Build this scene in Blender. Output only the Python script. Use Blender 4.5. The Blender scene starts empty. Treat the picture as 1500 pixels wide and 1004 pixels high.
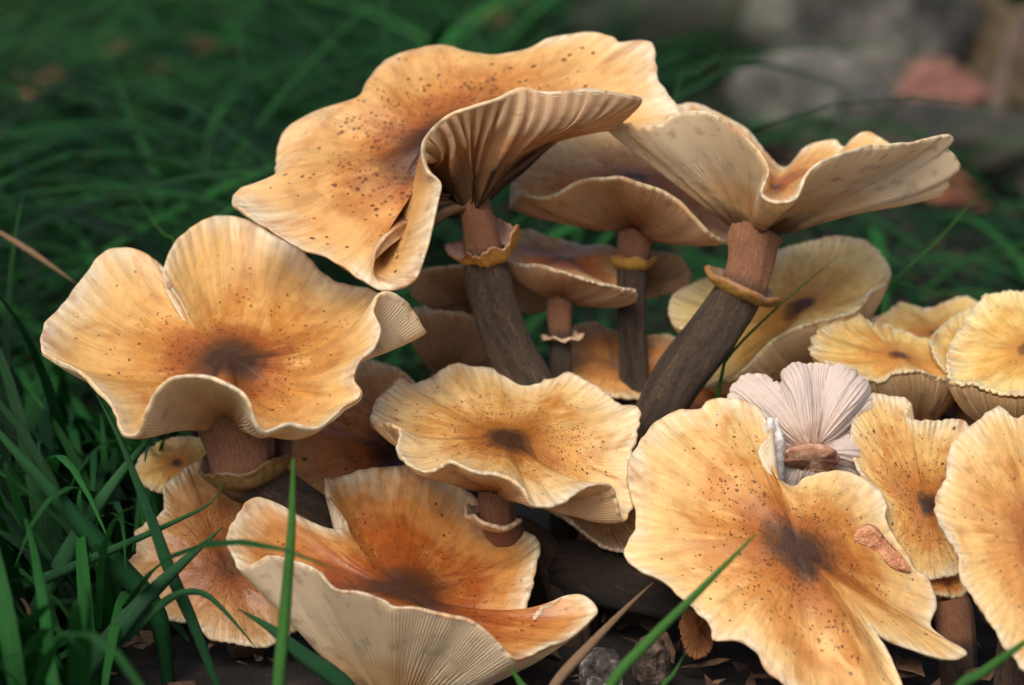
import bpy, math, random
import numpy as np
from mathutils import Vector

# ------------------------------------------------------------------ camera, sky, sun, exposure
scene = bpy.context.scene
col = scene.collection
PITCH = math.radians(15.0)
D0 = 0.776                      # distance of the focal plane (m)
S = 0.00018                     # metres per photo pixel in the focal plane
FPX = D0 / S
CAM = np.array([0.0, -D0 * math.cos(PITCH), 0.2804])
RIGHT = np.array([1.0, 0, 0])
FWD = np.array([0, math.cos(PITCH), -math.sin(PITCH)])
UP = np.array([0, math.sin(PITCH), math.cos(PITCH)])

cd = bpy.data.cameras.new('camera'); cam = bpy.data.objects.new('camera', cd); col.objects.link(cam)
cam.location = CAM; cam.rotation_euler = (math.pi / 2 - PITCH, 0, 0)
cd.sensor_width = 36.0; cd.lens = 36.0 * FPX / 1500.0
cd.clip_start = 0.02; cd.clip_end = 500
cd.dof.use_dof = True; cd.dof.focus_distance = D0 - 0.008; cd.dof.aperture_fstop = 9.5
scene.camera = cam

SUN_EL, SUN_AZ = math.radians(51), math.radians(205)   # azimuth: compass, from north (+Y) clockwise
w = bpy.data.worlds.new('World'); scene.world = w; w.use_nodes = True
nt = w.node_tree; bg = nt.nodes['Background']
sky = nt.nodes.new('ShaderNodeTexSky'); sky.sky_type = 'NISHITA'; sky.sun_disc = False
sky.sun_elevation = SUN_EL; sky.sun_rotation = SUN_AZ
sky.dust_density = 6.0; sky.air_density = 1.0; sky.ozone_density = 1.0
nt.links.new(sky.outputs[0], bg.inputs[0]); bg.inputs[1].default_value = 0.115
sd = bpy.data.lights.new('sun', 'SUN'); sun = bpy.data.objects.new('sun', sd); col.objects.link(sun)
sd.energy = 1.5; sd.angle = math.radians(34); sd.color = (1.0, 0.95, 0.86)
sv = Vector((math.sin(SUN_AZ) * math.cos(SUN_EL), math.cos(SUN_AZ) * math.cos(SUN_EL), math.sin(SUN_EL)))
sun.rotation_euler = sv.to_track_quat('Z', 'Y').to_euler(); sun.location = (0, 0, 3)
vs = scene.view_settings
vs.view_transform = 'Standard'; vs.look = 'None'; vs.gamma = 1.0; vs.use_curve_mapping = False; vs.exposure = 0.42
scene.cycles.max_bounces = 6; scene.cycles.diffuse_bounces = 3; scene.cycles.glossy_bounces = 2; scene.cycles.transmission_bounces = 2

# ------------------------------------------------------------------ helpers
rng = np.random.default_rng(7); random.seed(7)

def P(px, py, d=0.0):
    """a point at photo pixel px,py that stands d (in 0.18 mm units) behind the focal plane"""
    D = D0 + d * S
    return CAM + FWD * D + RIGHT * ((px - 750) / FPX * D) - UP * ((py - 502) / FPX * D)

def PA(pts): return np.array([P(*p[:3]) for p in pts])

def ground_at(px, py):
    r = FWD + RIGHT * ((px - 750) / FPX) - UP * ((py - 502) / FPX)
    return CAM + r * (CAM[2] / -r[2])

def unit(v): return v / (np.linalg.norm(v, axis=-1, keepdims=True) + 1e-12)

def lin(r, g, b):
    f = lambda c: ((c / 255 + 0.055) / 1.055) ** 2.4 if c > 10 else c / 255 / 12.92
    return (f(r), f(g), f(b), 1.0)

def mesh_from(name, V, quads=None, tris=None, attrs=None):
    me = bpy.data.meshes.new(name)
    V = np.asarray(V, dtype=np.float32)
    li, ls = [], []
    off = 0
    if quads is not None and len(quads):
        q = np.asarray(quads, dtype=np.int32); li.append(q.ravel()); ls.append(np.arange(len(q)) * 4); off = q.size
    if tris is not None and len(tris):
        t = np.asarray(tris, dtype=np.int32); li.append(t.ravel()); ls.append(np.arange(len(t)) * 3 + off)
    li = np.concatenate(li); ls = np.concatenate(ls).astype(np.int32)
    me.vertices.add(len(V)); me.vertices.foreach_set('co', V.ravel())
    me.loops.add(len(li)); me.loops.foreach_set('vertex_index', li)
    me.polygons.add(len(ls)); me.polygons.foreach_set('loop_start', ls)
    me.update(calc_edges=True); me.validate()
    me.shade_smooth()
    for k, a in (attrs or {}).items():
        a = np.asarray(a, dtype=np.float32)
        at = me.attributes.new(k, 'FLOAT_VECTOR' if a.ndim == 2 else 'FLOAT', 'POINT')
        at.data.foreach_set('vector' if a.ndim == 2 else 'value', a.ravel())
    return me

def mk(name, V, quads, mat, parent=None, tris=None, attrs=None, origin=None, kind=None):
    V = np.asarray(V, dtype=float)
    if parent is not None:
        o0 = np.array(parent['_o']) if '_o' in parent else np.zeros(3)
    else:
        o0 = np.zeros(3) if origin is None else np.asarray(origin, dtype=float)
    me = mesh_from(name, V - o0, quads, tris, attrs)
    me.materials.append(mat)
    o = bpy.data.objects.new(name, me); col.objects.link(o)
    if parent is not None: o.parent = parent
    else: o.location = o0
    ORIG[o] = o0
    o['_o'] = [float(x) for x in o0]
    if kind: o['kind'] = kind
    return o
ORIG = {}

def tag(o, label, cat, group=None):
    o['label'] = label; o['category'] = cat
    if group: o['group'] = group

def empty(name, loc, label, cat, group=None):
    o = bpy.data.objects.new(name, None); col.objects.link(o); o.location = loc
    o.empty_display_size = 0.01
    o['_o'] = [float(x) for x in loc]
    tag(o, label, cat, group); return o

def grid_quads(nr, nc, closed=True, flip=False):
    i = np.arange(nr - 1)[:, None]; j = np.arange(nc if closed else nc - 1)[None, :]
    j2 = (j + 1) % nc
    q = np.stack([i * nc + j, i * nc + j2, (i + 1) * nc + j2, (i + 1) * nc + j], -1).reshape(-1, 4)
    return q[:, ::-1] if flip else q

def cr_eval(pts, u, closed=True):
    n = len(pts); i = np.floor(u).astype(int); f = (u - i)[:, None]
    g = (lambda k: pts[k % n]) if closed else (lambda k: pts[np.clip(k, 0, n - 1)])
    p0, p1, p2, p3 = g(i - 1), g(i), g(i + 1), g(i + 2)
    return 0.5 * (2 * p1 + (p2 - p0) * f + (2 * p0 - 5 * p1 + 4 * p2 - p3) * f ** 2 + (3 * p1 - p0 - 3 * p2 + p3) * f ** 3)

def arc_params(pts, M, closed=True):
    n = len(pts) if closed else len(pts) - 1
    u = np.linspace(0, n, n * 24 + 1)
    c = cr_eval(pts, u if closed else np.minimum(u, n - 1e-6), closed)
    L = np.concatenate([[0], np.cumsum(np.linalg.norm(np.diff(c, axis=0), axis=1))])
    t = np.linspace(0, L[-1], M + 1)[:-1] if closed else np.linspace(0, L[-1], M)
    r = np.interp(t, L, u)
    return r if closed else np.minimum(r, n - 1e-6)

def smooth_closed(A, sig):
    M = len(A); k = np.fft.fftfreq(M) * M
    g = np.exp(-0.5 * (2 * np.pi * k * sig) ** 2)
    return np.real(np.fft.ifft(np.fft.fft(A, axis=0) * g[:, None], axis=0))

def wob(theta, r, k0, k1, n=14):
    """cheap seamless noise over angle and radius"""
    out = 0
    for _ in range(n):
        k = rng.integers(k0, k1 + 1)
        out = out + np.sin(k * theta + rng.uniform(0, 6.28) + r * rng.uniform(-4, 4)) * rng.uniform(.4, 1)
    return out / math.sqrt(n)

# ------------------------------------------------------------------ materials
class N:
    def __init__(s, name):
        s.m = bpy.data.materials.new(name); s.m.use_nodes = True
        s.t = s.m.node_tree; s.b = s.t.nodes['Principled BSDF']
    def n(s, typ, **kw):
        x = s.t.nodes.new(typ)
        for k, v in kw.items(): setattr(x, k, v)
        return x
    def put(s, sock, v):
        if isinstance(v, bpy.types.NodeSocket): s.t.links.new(v, sock)
        else: sock.default_value = v
    def math(s, op, a, b=0.0, clamp=False):
        x = s.n('ShaderNodeMath', operation=op, use_clamp=clamp); s.put(x.inputs[0], a); s.put(x.inputs[1], b); return x.outputs[0]
    def vmath(s, op, a, b=None, scale=None):
        x = s.n('ShaderNodeVectorMath', operation=op); s.put(x.inputs[0], a)
        if b is not None: s.put(x.inputs[1], b)
        if scale is not None: s.put(x.inputs['Scale'], scale)
        return x.outputs['Value'] if op in ('LENGTH', 'DOT_PRODUCT', 'DISTANCE') else x.outputs[0]
    def noise(s, vec, scale, detail=3.0, rough=.55, dist=0.0):
        x = s.n('ShaderNodeTexNoise'); s.put(x.inputs['Vector'], vec)
        x.inputs['Scale'].default_value = scale; x.inputs['Detail'].default_value = detail
        x.inputs['Roughness'].default_value = rough; x.inputs['Distortion'].default_value = dist
        return x.outputs[0]
    def ramp(s, fac, stops, mode='EASE'):
        x = s.n('ShaderNodeValToRGB'); s.put(x.inputs[0], fac); e = x.color_ramp.elements
        x.color_ramp.interpolation = mode
        while len(e) > 1: e.remove(e[-1])
        e[0].position = stops[0][0]; e[0].color = stops[0][1]
        for p, c in stops[1:]:
            q = e.new(p); q.color = c
        return x.outputs[0]
    def mix(s, fac, a, b, mode='MIX'):
        x = s.n('ShaderNodeMix', data_type='RGBA', blend_type=mode); s.put(x.inputs[0], fac); s.put(x.inputs[6], a); s.put(x.inputs[7], b); return x.outputs[2]
    def maprange(s, v, a, b, c, d):
        x = s.n('ShaderNodeMapRange'); s.put(x.inputs[0], v)
        for i, q in enumerate((a, b, c, d)): x.inputs[i + 1].default_value = q
        return x.outputs[0]
    def bump(s, h, strength, dist, prev=None):
        x = s.n('ShaderNodeBump'); s.put(x.inputs['Height'], h); x.inputs['Strength'].default_value = strength
        x.inputs['Distance'].default_value = dist
        if prev is not None: s.put(x.inputs['Normal'], prev)
        return x.outputs[0]
    def translucent(s, c, f):
        tr = s.n('ShaderNodeBsdfTranslucent'); s.put(tr.inputs[0], c)
        mx = s.n('ShaderNodeMixShader'); mx.inputs[0].default_value = f
        s.t.links.new(s.b.outputs[0], mx.inputs[1]); s.t.links.new(tr.outputs[0], mx.inputs[2])
        s.t.links.new(mx.outputs[0], s.t.nodes['Material Output'].inputs[0])
    def set(s, **kw):
        for k, v in kw.items(): s.put(s.b.inputs[k.replace('_', ' ')], v)

def G(v): return (v, v, v, 1.0)

def cap_material(name, seed, centre=(62, 36, 28), inner=(168, 98, 46), mid=(205, 148, 82), outer=(226, 184, 122), rim=(246, 230, 196),
                 csize=.12, specks=.6, blotch=0.0, rough=.40, coat=0.03, dirt=0.0, stria=90, sub=.12, thr=.30):
    k = N(name)
    inner = tuple(v * q for v, q in zip(inner, (.93, .86, .74))); mid = tuple(v * q for v, q in zip(mid, (1.0, .95, .84))); outer = tuple(min(255, v * q) for v, q in zip(outer, (1.03, 1.03, 1.0)))
    centre = tuple(v * q for v, q in zip(centre, (.82, .78, .66)))
    at = k.n('ShaderNodeAttribute', attribute_name='disc').outputs['Vector']
    off = (seed * 3.71 % 17, seed * 7.13 % 23, seed * 1.77 % 11)
    sep = k.n('ShaderNodeSeparateXYZ'); k.put(sep.inputs[0], at)
    t = sep.outputs[2]
    flat = k.n('ShaderNodeCombineXYZ'); k.put(flat.inputs[0], sep.outputs[0]); k.put(flat.inputs[1], sep.outputs[1])
    vec = k.vmath('ADD', flat.outputs[0], off)
    n1 = k.noise(vec, 2.2, 4)
    nn = k.math('MULTIPLY', k.math('MULTIPLY', k.math('SUBTRACT', n1, .5), .55), k.maprange(t, 0, .35, .1, 1))
    fine = k.math('MULTIPLY', k.math('SUBTRACT', k.noise(vec, 22, 3), .5), .10)
    rr = k.math('ADD', k.math('ADD', t, nn), fine)
    # keep the outermost band tied to the true edge
    e0 = k.maprange(t, .80, 1.0, 0, 1)
    rr = k.math('ADD', k.math('MULTIPLY', rr, k.math('SUBTRACT', 1.0, e0)), k.math('MULTIPLY', t, e0))
    c = k.ramp(rr, [(0, lin(*centre)), (csize * .75, lin(*centre)), (csize * 1.2, lin(*[(a + b) / 2 * .9 for a, b in zip(centre, inner)])), (csize * 1.75 + .03, lin(*inner)), (.55, lin(*mid)),
                    (.84, lin(*outer)), (.93, lin(*[a * .5 + b * .5 for a, b in zip(outer, rim)])), (.985, lin(*rim)), (1.0, lin(*[v * .93 for v in rim]))])
    # radial fibres
    dirn = k.vmath('NORMALIZE', flat.outputs[0])
    cmb = k.n('ShaderNodeCombineXYZ')
    s2 = k.n('ShaderNodeSeparateXYZ'); k.put(s2.inputs[0], dirn)
    k.put(cmb.inputs[0], k.math('MULTIPLY', s2.outputs[0], 9.0)); k.put(cmb.inputs[1], k.math('MULTIPLY', s2.outputs[1], 9.0)); k.put(cmb.inputs[2], k.math('MULTIPLY', t, 1.6))
    fib = k.noise(k.vmath('ADD', cmb.outputs[0], off), 1.6, 5, .62)
    fw = k.maprange(t, .08, .45, .12, .5)
    c = k.mix(fw, c, k.ramp(fib, [(.25, G(.45)), (.5, G(.95)), (.72, G(1.2))], 'LINEAR'), 'MULTIPLY')
    cm3 = k.n('ShaderNodeCombineXYZ')
    k.put(cm3.inputs[0], k.math('MULTIPLY', s2.outputs[0], 3.2)); k.put(cm3.inputs[1], k.math('MULTIPLY', s2.outputs[1], 3.2)); k.put(cm3.inputs[2], k.math('MULTIPLY', t, 2.2))
    band = k.noise(k.vmath('ADD', cm3.outputs[0], off), 1.5, 4, .6, .6)
    bw = k.maprange(t, .25, .6, 0, 1)
    c = k.mix(k.math('MULTIPLY', k.maprange(band, .53, .68, 0, .7), bw), c, lin(*[min(255, v * 1.05) for v in outer]))
    c = k.mix(k.math('MULTIPLY', k.maprange(band, .46, .32, 0, .6), bw), c, lin(*[a_ * .6 + b_ * .4 for a_, b_ in zip(inner, mid)]))
    cm2 = k.n('ShaderNodeCombineXYZ')
    k.put(cm2.inputs[0], k.math('MULTIPLY', s2.outputs[0], 42.0)); k.put(cm2.inputs[1], k.math('MULTIPLY', s2.outputs[1], 42.0)); k.put(cm2.inputs[2], k.math('MULTIPLY', t, 4.0))
    fib2 = k.noise(k.vmath('ADD', cm2.outputs[0], off), 1.2, 2, .5)
    c = k.mix(k.maprange(t, .4, .9, 0, .55), c, k.ramp(fib2, [(.3, G(.72)), (.55, G(1.0)), (.7, G(1.1))], 'LINEAR'), 'MULTIPLY')
    nz5 = k.noise(k.vmath('ADD', vec, (2, 6, 3)), 13, 4, .65)
    c = k.mix(.5, c, k.ramp(nz5, [(.3, G(.72)), (.55, G(1.0)), (.75, G(1.14))], 'LINEAR'), 'MULTIPLY')
    # warm and pale clouds
    n2 = k.noise(k.vmath('ADD', vec, (5, 3, 1)), 3.1, 3)
    c = k.mix(k.math('MULTIPLY', k.maprange(n2, .50, .70, 0, .6), k.maprange(t, .3, .6, 0, 1)), c, lin(*[min(255, v * 1.08) for v in outer]))
    n3 = k.noise(k.vmath('ADD', vec, (9, 2, 4)), 4.2, 4)
    warm = k.math('MULTIPLY', k.maprange(n3, .52, .7, 0, .55), k.math('MULTIPLY', k.maprange(t, .98, .7, 0, 1), k.maprange(t, .15, .4, 0, 1)))
    c = k.mix(warm, c, lin(*inner))
    if blotch:
        n4 = k.noise(k.vmath('ADD', vec, (1, 8, 2)), 5.5, 5, .65)
        c = k.mix(k.maprange(n4, .50, .66, 0, blotch), c, lin(92, 52, 40))
    # small dark scales
    vo = k.n('ShaderNodeTexVoronoi'); k.put(vo.inputs['Vector'], vec); vo.inputs['Scale'].default_value = 34
    cellc = k.n('ShaderNodeSeparateColor'); k.put(cellc.inputs[0], vo.outputs['Color'])
    prob = k.math('MULTIPLY', k.maprange(t, .92, .35, 0.0, 1.0), k.maprange(k.noise(vec, 3.3, 2), .36, .58, .25, 1.0))
    on = k.math('LESS_THAN', cellc.outputs[0], k.math('MULTIPLY', prob, min(1.0, specks * 1.25)))
    size = k.math('MULTIPLY', k.maprange(cellc.outputs[1], 0, 1, .14, thr + .16), on)
    sp = k.maprange(k.math('SUBTRACT', size, vo.outputs['Distance']), -.01, .07, 0, 1)
    c = k.mix(k.math('MULTIPLY', sp, .82), c, lin(84, 44, 26))
    vo2 = k.n('ShaderNodeTexVoronoi'); k.put(vo2.inputs['Vector'], k.vmath('ADD', vec, (7, 1, 3))); vo2.inputs['Scale'].default_value = 62
    cel2 = k.n('ShaderNodeSeparateColor'); k.put(cel2.inputs[0], vo2.outputs['Color'])
    on2 = k.math('LESS_THAN', cel2.outputs[0], k.math('MULTIPLY', k.math('MULTIPLY', prob, k.maprange(t, .75, .15, .15, 1.0)), min(1.0, specks * 1.1)))
    sp2 = k.maprange(k.math('SUBTRACT', k.math('MULTIPLY', k.maprange(cel2.outputs[1], 0, 1, .2, .5), on2), vo2.outputs['Distance']), -.02, .12, 0, 1)
    c = k.mix(k.math('MULTIPLY', sp2, .7), c, lin(96, 52, 28))
    sp = k.math('MAXIMUM', sp, k.math('MULTIPLY', sp2, .6))
    if dirt:
        vd = k.n('ShaderNodeTexVoronoi'); k.put(vd.inputs['Vector'], k.vmath('ADD', vec, (3, 3, 3))); vd.inputs['Scale'].default_value = 13
        cc = k.n('ShaderNodeSeparateColor'); k.put(cc.inputs[0], vd.outputs['Color'])
        dd = k.math('MULTIPLY', k.math('LESS_THAN', cc.outputs[0], dirt), k.maprange(cc.outputs[1], 0, 1, .12, .32))
        dm = k.maprange(k.math('SUBTRACT', dd, vd.outputs['Distance']), -.02, .06, 0, 1)
        c = k.mix(k.math('MULTIPLY', dm, .9), c, lin(40, 24, 20))
    # fine striation of the margin (gills showing through)
    ang = k.math('ARCTAN2', sep.outputs[1], sep.outputs[0])
    st = k.math('SINE', k.math('ADD', k.math('MULTIPLY', ang, float(stria)), k.math('MULTIPLY', n1, 8.0)))
    ste = k.math('MULTIPLY', st, k.maprange(t, .84, .97, 0, 1))
    c = k.mix(k.maprange(ste, -1, 1, .16, 0), c, lin(150, 105, 60))
    brn = k.noise(k.vmath('ADD', cm3.outputs[0], (4, 9, 2)), 2.6, 4, .7)
    c = k.mix(k.math('MULTIPLY', k.maprange(brn, .56, .66, 0, .7), k.maprange(t, .94, .995, 0, 1)), c, lin(150, 96, 52))
    hgt = k.math('ADD', k.math('ADD', k.math('ADD', k.math('MULTIPLY', fib, k.maprange(t, .15, .55, 0, .9)), k.math('MULTIPLY', nz5, .55)), k.math('MULTIPLY', k.noise(vec, 60, 3), .25)), k.math('ADD', k.math('MULTIPLY', sp, .8), k.math('MULTIPLY', ste, .16)))
    nb = k.bump(hgt, .55, .0011)
    k.set(Base_Color=c, Normal=nb, Roughness=k.maprange(k.noise(vec, 7, 3), .3, .7, rough - .14, rough + .16), 
          Coat_Weight=coat, Coat_Roughness=.16)
    k.b.inputs['Specular IOR Level'].default_value = .28
    k.translucent(k.mix(.5, c, lin(236, 190, 120)), .22)
    return k.m

def gill_material(name, c1=(250, 234, 202), c2=(236, 202, 152), dark=(120, 82, 54), stain=.5, seed=0, val=.22, dk=.16):
    k = N(name)
    at = k.n('ShaderNodeAttribute', attribute_name='disc').outputs['Vector']
    sep = k.n('ShaderNodeSeparateXYZ'); k.put(sep.inputs[0], at); t = sep.outputs[2]
    vec = k.vmath('ADD', at, (seed * 2.3, seed * 1.1, 0))
    n1 = k.noise(vec, 4, 4)
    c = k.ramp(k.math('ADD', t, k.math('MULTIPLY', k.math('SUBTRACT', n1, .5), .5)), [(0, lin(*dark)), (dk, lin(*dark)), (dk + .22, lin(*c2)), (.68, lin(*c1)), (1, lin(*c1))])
    n2 = k.noise(vec, 9, 4)
    c = k.mix(k.maprange(n2, .55, .75, 0, stain), c, lin(*dark))
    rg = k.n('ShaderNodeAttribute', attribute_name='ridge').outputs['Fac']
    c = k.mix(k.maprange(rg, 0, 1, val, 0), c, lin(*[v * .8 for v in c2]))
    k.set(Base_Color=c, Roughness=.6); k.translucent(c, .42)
    k.set(Normal=k.bump(k.noise(vec, 40, 3), .2, .0006))
    return k.m

def stem_material(name='stem_fibres', dk=1.0):
    k = N(name)
    at = k.n('ShaderNodeAttribute', attribute_name='tube').outputs['Vector']   # cos, sin, metres along
    ab = k.n('ShaderNodeAttribute', attribute_name='above').outputs['Fac']
    sep = k.n('ShaderNodeSeparateXYZ'); k.put(sep.inputs[0], at)
    cm = k.n('ShaderNodeCombineXYZ')
    k.put(cm.inputs[0], k.math('MULTIPLY', sep.outputs[0], 6.0)); k.put(cm.inputs[1], k.math('MULTIPLY', sep.outputs[1], 6.0)); k.put(cm.inputs[2], k.math('MULTIPLY', sep.outputs[2], 230.0))
    oi = k.n('ShaderNodeObjectInfo').outputs['Random']
    v = k.vmath('ADD', cm.outputs[0], k.vmath('SCALE', (31., 17., 11.), scale=oi))
    f = k.noise(v, 2.6, 7, .75, .5)
    low = k.ramp(f, [(.25, lin(40, 30, 24)), (.45, lin(74, 58, 46)), (.6, lin(104, 84, 66)), (.8, lin(150, 124, 92))], 'LINEAR')
    pat = k.noise(v, .75, 4, .7)
    low = k.mix(k.maprange(pat, .58, .66, 0, .55), low, lin(146, 122, 84))
    fl = k.noise(v, 9.0, 4, .7)
    low = k.mix(k.maprange(fl, .56, .7, 0, .5), low, lin(150, 130, 104))
    blot = k.noise(v, .35, 3)
    low = k.mix(k.maprange(blot, .45, .7, 0, .7), low, lin(38, 28, 24))
    hi = k.ramp(f, [(.25, lin(124, 74, 52)), (.5, lin(168, 114, 82)), (.75, lin(204, 160, 122))], 'LINEAR')
    if dk < 1: low = k.mix(1.0, low, G(dk), 'MULTIPLY')  # painted shade: darkens the fibre colour below the ring
    c = k.mix(ab, low, hi)
    k.set(Base_Color=c, Roughness=.8, Normal=k.bump(k.math('ADD', f, k.math('MULTIPLY', fl, .5)), .9, .002))
    k.b.inputs['Subsurface Weight'].default_value = .04; k.b.inputs['Subsurface Scale'].default_value = .001
    return k.m

def ring_material(name, inside, under, edge):
    k = N(name)
    pr = k.n('ShaderNodeAttribute', attribute_name='prof').outputs['Fac']
    tc = k.n('ShaderNodeTexCoord').outputs['Object']
    n1 = k.noise(tc, 260, 4)
    p = k.math('ADD', pr, k.math('MULTIPLY', k.math('SUBTRACT', n1, .5), .25))
    c = k.ramp(p, [(0, lin(*inside)), (.38, lin(*inside)), (.5, lin(*edge)), (.62, lin(*under)), (1, lin(*[v * .8 for v in under]))])
    c = k.mix(k.maprange(k.noise(tc, 700, 4), .5, .75, 0, .5), c, lin(90, 58, 34))
    k.set(Base_Color=c, Roughness=.6, Normal=k.bump(n1, .6, .0012), Subsurface_Weight=.1, Subsurface_Scale=.0015)
    return k.m

def simple_noise_material(name, stops, scale, rough=.8, bump=.5, bdist=.002, detail=6, distort=0.0, spec=.5):
    k = N(name)
    tc = k.n('ShaderNodeTexCoord').outputs['Object']
    f = k.noise(tc, scale, detail, .62, distort)
    c = k.ramp(f, [(p, lin(*q)) for p, q in stops], 'LINEAR')
    k.set(Base_Color=c, Roughness=rough, Normal=k.bump(f, bump, bdist))
    k.b.inputs['Specular IOR Level'].default_value = spec
    return k.m

def grass_material(name, a, b, tip, dry=.0):
    k = N(name)
    at = k.n('ShaderNodeAttribute', attribute_name='blade').outputs['Vector']     # along, across, random
    sep = k.n('ShaderNodeSeparateXYZ'); k.put(sep.inputs[0], at)
    c = k.mix(k.math('POWER', sep.outputs[2], 1.8), lin(*a), lin(*b))
    c = k.mix(k.maprange(sep.outputs[0], .6, 1.0, 0, .5), c, lin(*tip))
    cm = k.n('ShaderNodeCombineXYZ'); k.put(cm.inputs[0], k.math('MULTIPLY', sep.outputs[1], 16.)); k.put(cm.inputs[1], k.math('MULTIPLY', sep.outputs[0], 1.5)); k.put(cm.inputs[2], k.math('MULTIPLY', sep.outputs[2], 50.))
    f = k.noise(cm.outputs[0], 1.6, 3)
    c = k.mix(.5, c, k.ramp(f, [(.3, G(.55)), (.7, G(1.25))], 'LINEAR'), 'MULTIPLY')
    if dry:
        c = k.mix(k.math('GREATER_THAN', sep.outputs[2], 1 - dry), c, lin(150, 118, 72))
    k.set(Base_Color=c, Roughness=.5, Normal=k.bump(f, .6, .0008))
    k.b.inputs['Specular IOR Level'].default_value = .2
    tr = k.n('ShaderNodeBsdfTranslucent'); k.put(tr.inputs[0], c)
    mx = k.n('ShaderNodeMixShader'); mx.inputs[0].default_value = .25
    k.t.links.new(k.b.outputs[0], mx.inputs[1]); k.t.links.new(tr.outputs[0], mx.inputs[2])
    k.t.links.new(mx.outputs[0], k.t.nodes['Material Output'].inputs[0])
    return k.m

M_STEM = stem_material(); M_STEM_SHADE = stem_material('stem_fibres_painted_shade', .34)  # second copy is darkened: shade painted onto the lying stem
M_RING_Y = ring_material('ring_yellow', (158, 128, 104), (168, 132, 60), (140, 98, 50))
M_RING_B = ring_material('ring_olive', (128, 104, 88), (132, 106, 60), (104, 78, 48))
M_RING_P = ring_material('ring_pale', (198, 168, 136), (196, 162, 124), (206, 178, 146))
M_RING_L = ring_material('ring_lilac', (172, 138, 124), (188, 142, 62), (150, 104, 70))
M_GILL = gill_material('gills_cream', seed=1)
M_GILL_T = gill_material('gills_tan', (240, 208, 160), (214, 164, 112), (120, 78, 50), seed=2)
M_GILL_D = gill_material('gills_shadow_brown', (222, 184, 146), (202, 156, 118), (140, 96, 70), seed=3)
M_GILL_A = gill_material('gills_torn', (240, 208, 168), (214, 160, 112), (34, 22, 17), .4, seed=4, val=.6, dk=.34)
M_GILL_W = gill_material('gills_white', (236, 222, 212), (230, 210, 196), (206, 172, 152), .35, seed=5, val=.08)
M_GRASS = grass_material('grass_green', (5, 36, 14), (46, 112, 48), (60, 118, 54), 0)
M_BLADE = grass_material('blade_green', (28, 78, 44), (58, 116, 66), (66, 120, 60))
M_BLADE_L = grass_material('blade_light_green', (62, 120, 52), (78, 132, 58), (84, 126, 48))
M_DRY = grass_material('blade_dry', (150, 120, 92), (164, 132, 100), (140, 108, 80))

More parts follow.
